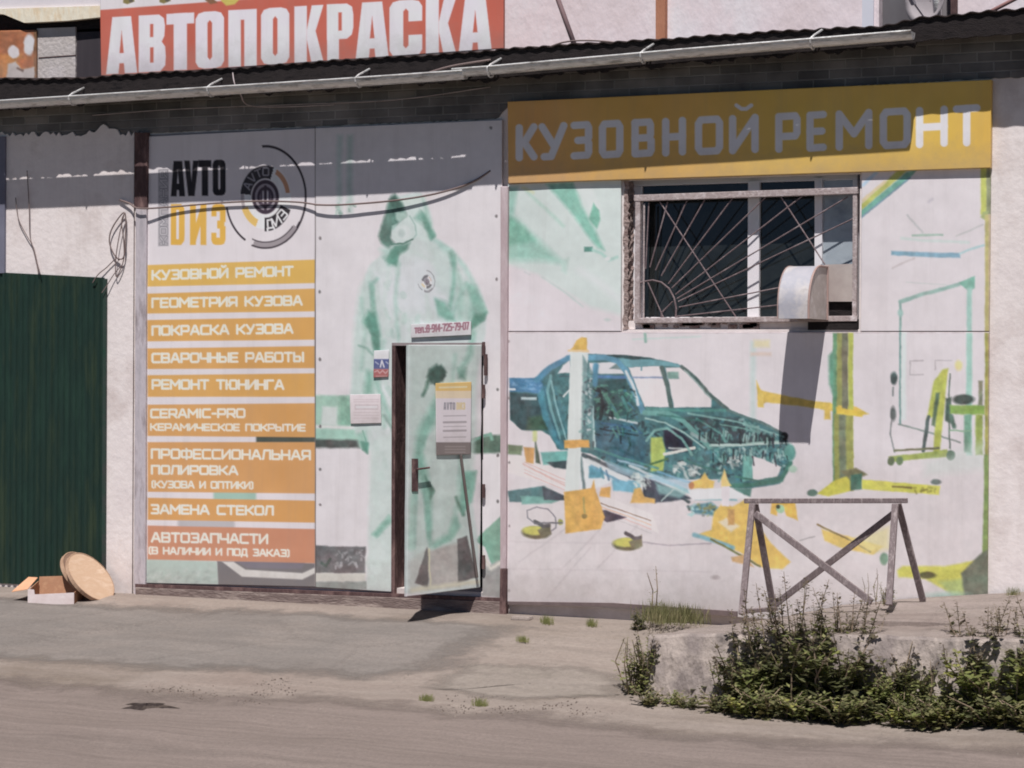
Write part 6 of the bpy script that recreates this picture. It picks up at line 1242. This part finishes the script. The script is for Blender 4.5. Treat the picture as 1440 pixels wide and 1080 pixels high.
plant('bushC', on_ground(1022, 990), .62, 'greyish weed at the left end of the thicket', 'weed')
plant('strip', on_ground(893, 976), .95, 'upright pale weed at the left corner of the platform', 'weed', name='corner_weed'); plant('tallB', on_ground(905, 976), .62, 'dark weed clinging to the platform corner', 'weed')
plant('lowA', on_ground(915, 992), .6, 'low dusty weed at the foot of the platform corner', 'weed'); plant('lowB', on_ground(945, 992), .45, 'small flat weed between the platform corner and the broad leaved plants', 'weed')
plant('broad', on_ground(985, 977), .62, 'bright green broad leaved plant before the platform', 'plant'); plant('broadB', on_ground(1003, 990), .75, 'pale broad leaved plant next to the thicket', 'plant'); plant('broadB', on_ground(992, 968), 1.0, 'broad leaved plant with one long leaf raised against the platform face', 'plant', rot=2.2)
plant('lowA', on_ground(968, 996), .45, 'dark flat weed at the road edge left of the broad leaved plants', 'weed')
plant('bushA', G(898, 886), .38, 'dark green weed at the wall end of the platform', 'weed'); plant('thin', P(921, 868, .3), .95, 'dry stalk standing against the foot of the mural', 'weed'); plant('dry', P(930, 872, .35), 1.3, 'strip of yellow grass along the batten', 'grass', name='yellow_grass'); plant('dry', P(965, 872, .4), 1.2, 'yellow grass near the end of the batten', 'grass', name='yellow_grass')
for x, y, s, l in ((769, 877, .5, 'small grass tuft near the gate post'), (832, 880, .5, 'small flat grass tuft halfway along the mural'), (735, 902, .4, 'faint grass tuft in the dusty ground before the gate'), (600, 985, .35, 'dry grass tuft at the near edge of the apron'), (675, 992, .4, 'dry grass tuft by the road below the dusty slab')):
    plant('tuft', G(x, y), s, l, 'grass', name='grass_tuft')
plant('thin', P(1232, 848, .9), .55, 'thin weed left of the right trestle legs', 'weed'); plant('strip', P(1246, 850, .85), .42, 'fine grey weed around the right trestle leg', 'weed'); plant('thin', P(1219, 848, .8), .5, 'thin weed at the foot of the light trestle brace', 'weed')
plant('tuft', P(1425, 836, .3), .45, 'grass tuft on the platform below the right pier', 'grass', name='grass_tuft')
b = MB(); p = P(735, 852, .3); b.box(p[0] - .09, p[0] + .08, p[1] - .05, p[1] + .05, gz(p[1]) - .03, gz(p[1]) + .028); b.build('concrete_lump', M_slab, None, 'whitish concrete lump at the foot of the gate post', 'rubble', bevel=.02)
b = MB(); p = G(206, 993); rg = [(.19 * (1 + .35 * math.sin(3 * a + 1) + .2 * math.sin(7 * a) + .1 * math.sin(13 * a)) * math.cos(a), .10 * (1 + .3 * math.sin(2 * a) + .25 * math.sin(5 * a + 2)) * math.sin(a)) for a in np.linspace(0, 2 * math.pi, 48)]
b.grid([[(p[0] + q[0] * t, p[1] + q[1] * t, gh(p[0] + q[0] * t, p[1] + q[1] * t) + .016 * (1 - t ** 3) + .006 * math.sin(40 * q[0] * t + 25 * q[1]) * (1 - t) - .002 * t) for q in rg] for t in np.linspace(.02, 1, 9)])
b.build('dark_rag', mat('rag', [A(92, 82, 78, 1.3), A(64, 56, 54, 1.3), A(112, 100, 92, 1.3)], .95, 14, .6, 50, spec=.05), None, 'flat dark scrap lying on the road in the left foreground', 'scrap', smooth=True)
for k in list(protos):
    if k not in used: bpy.data.objects.remove(protos[k])
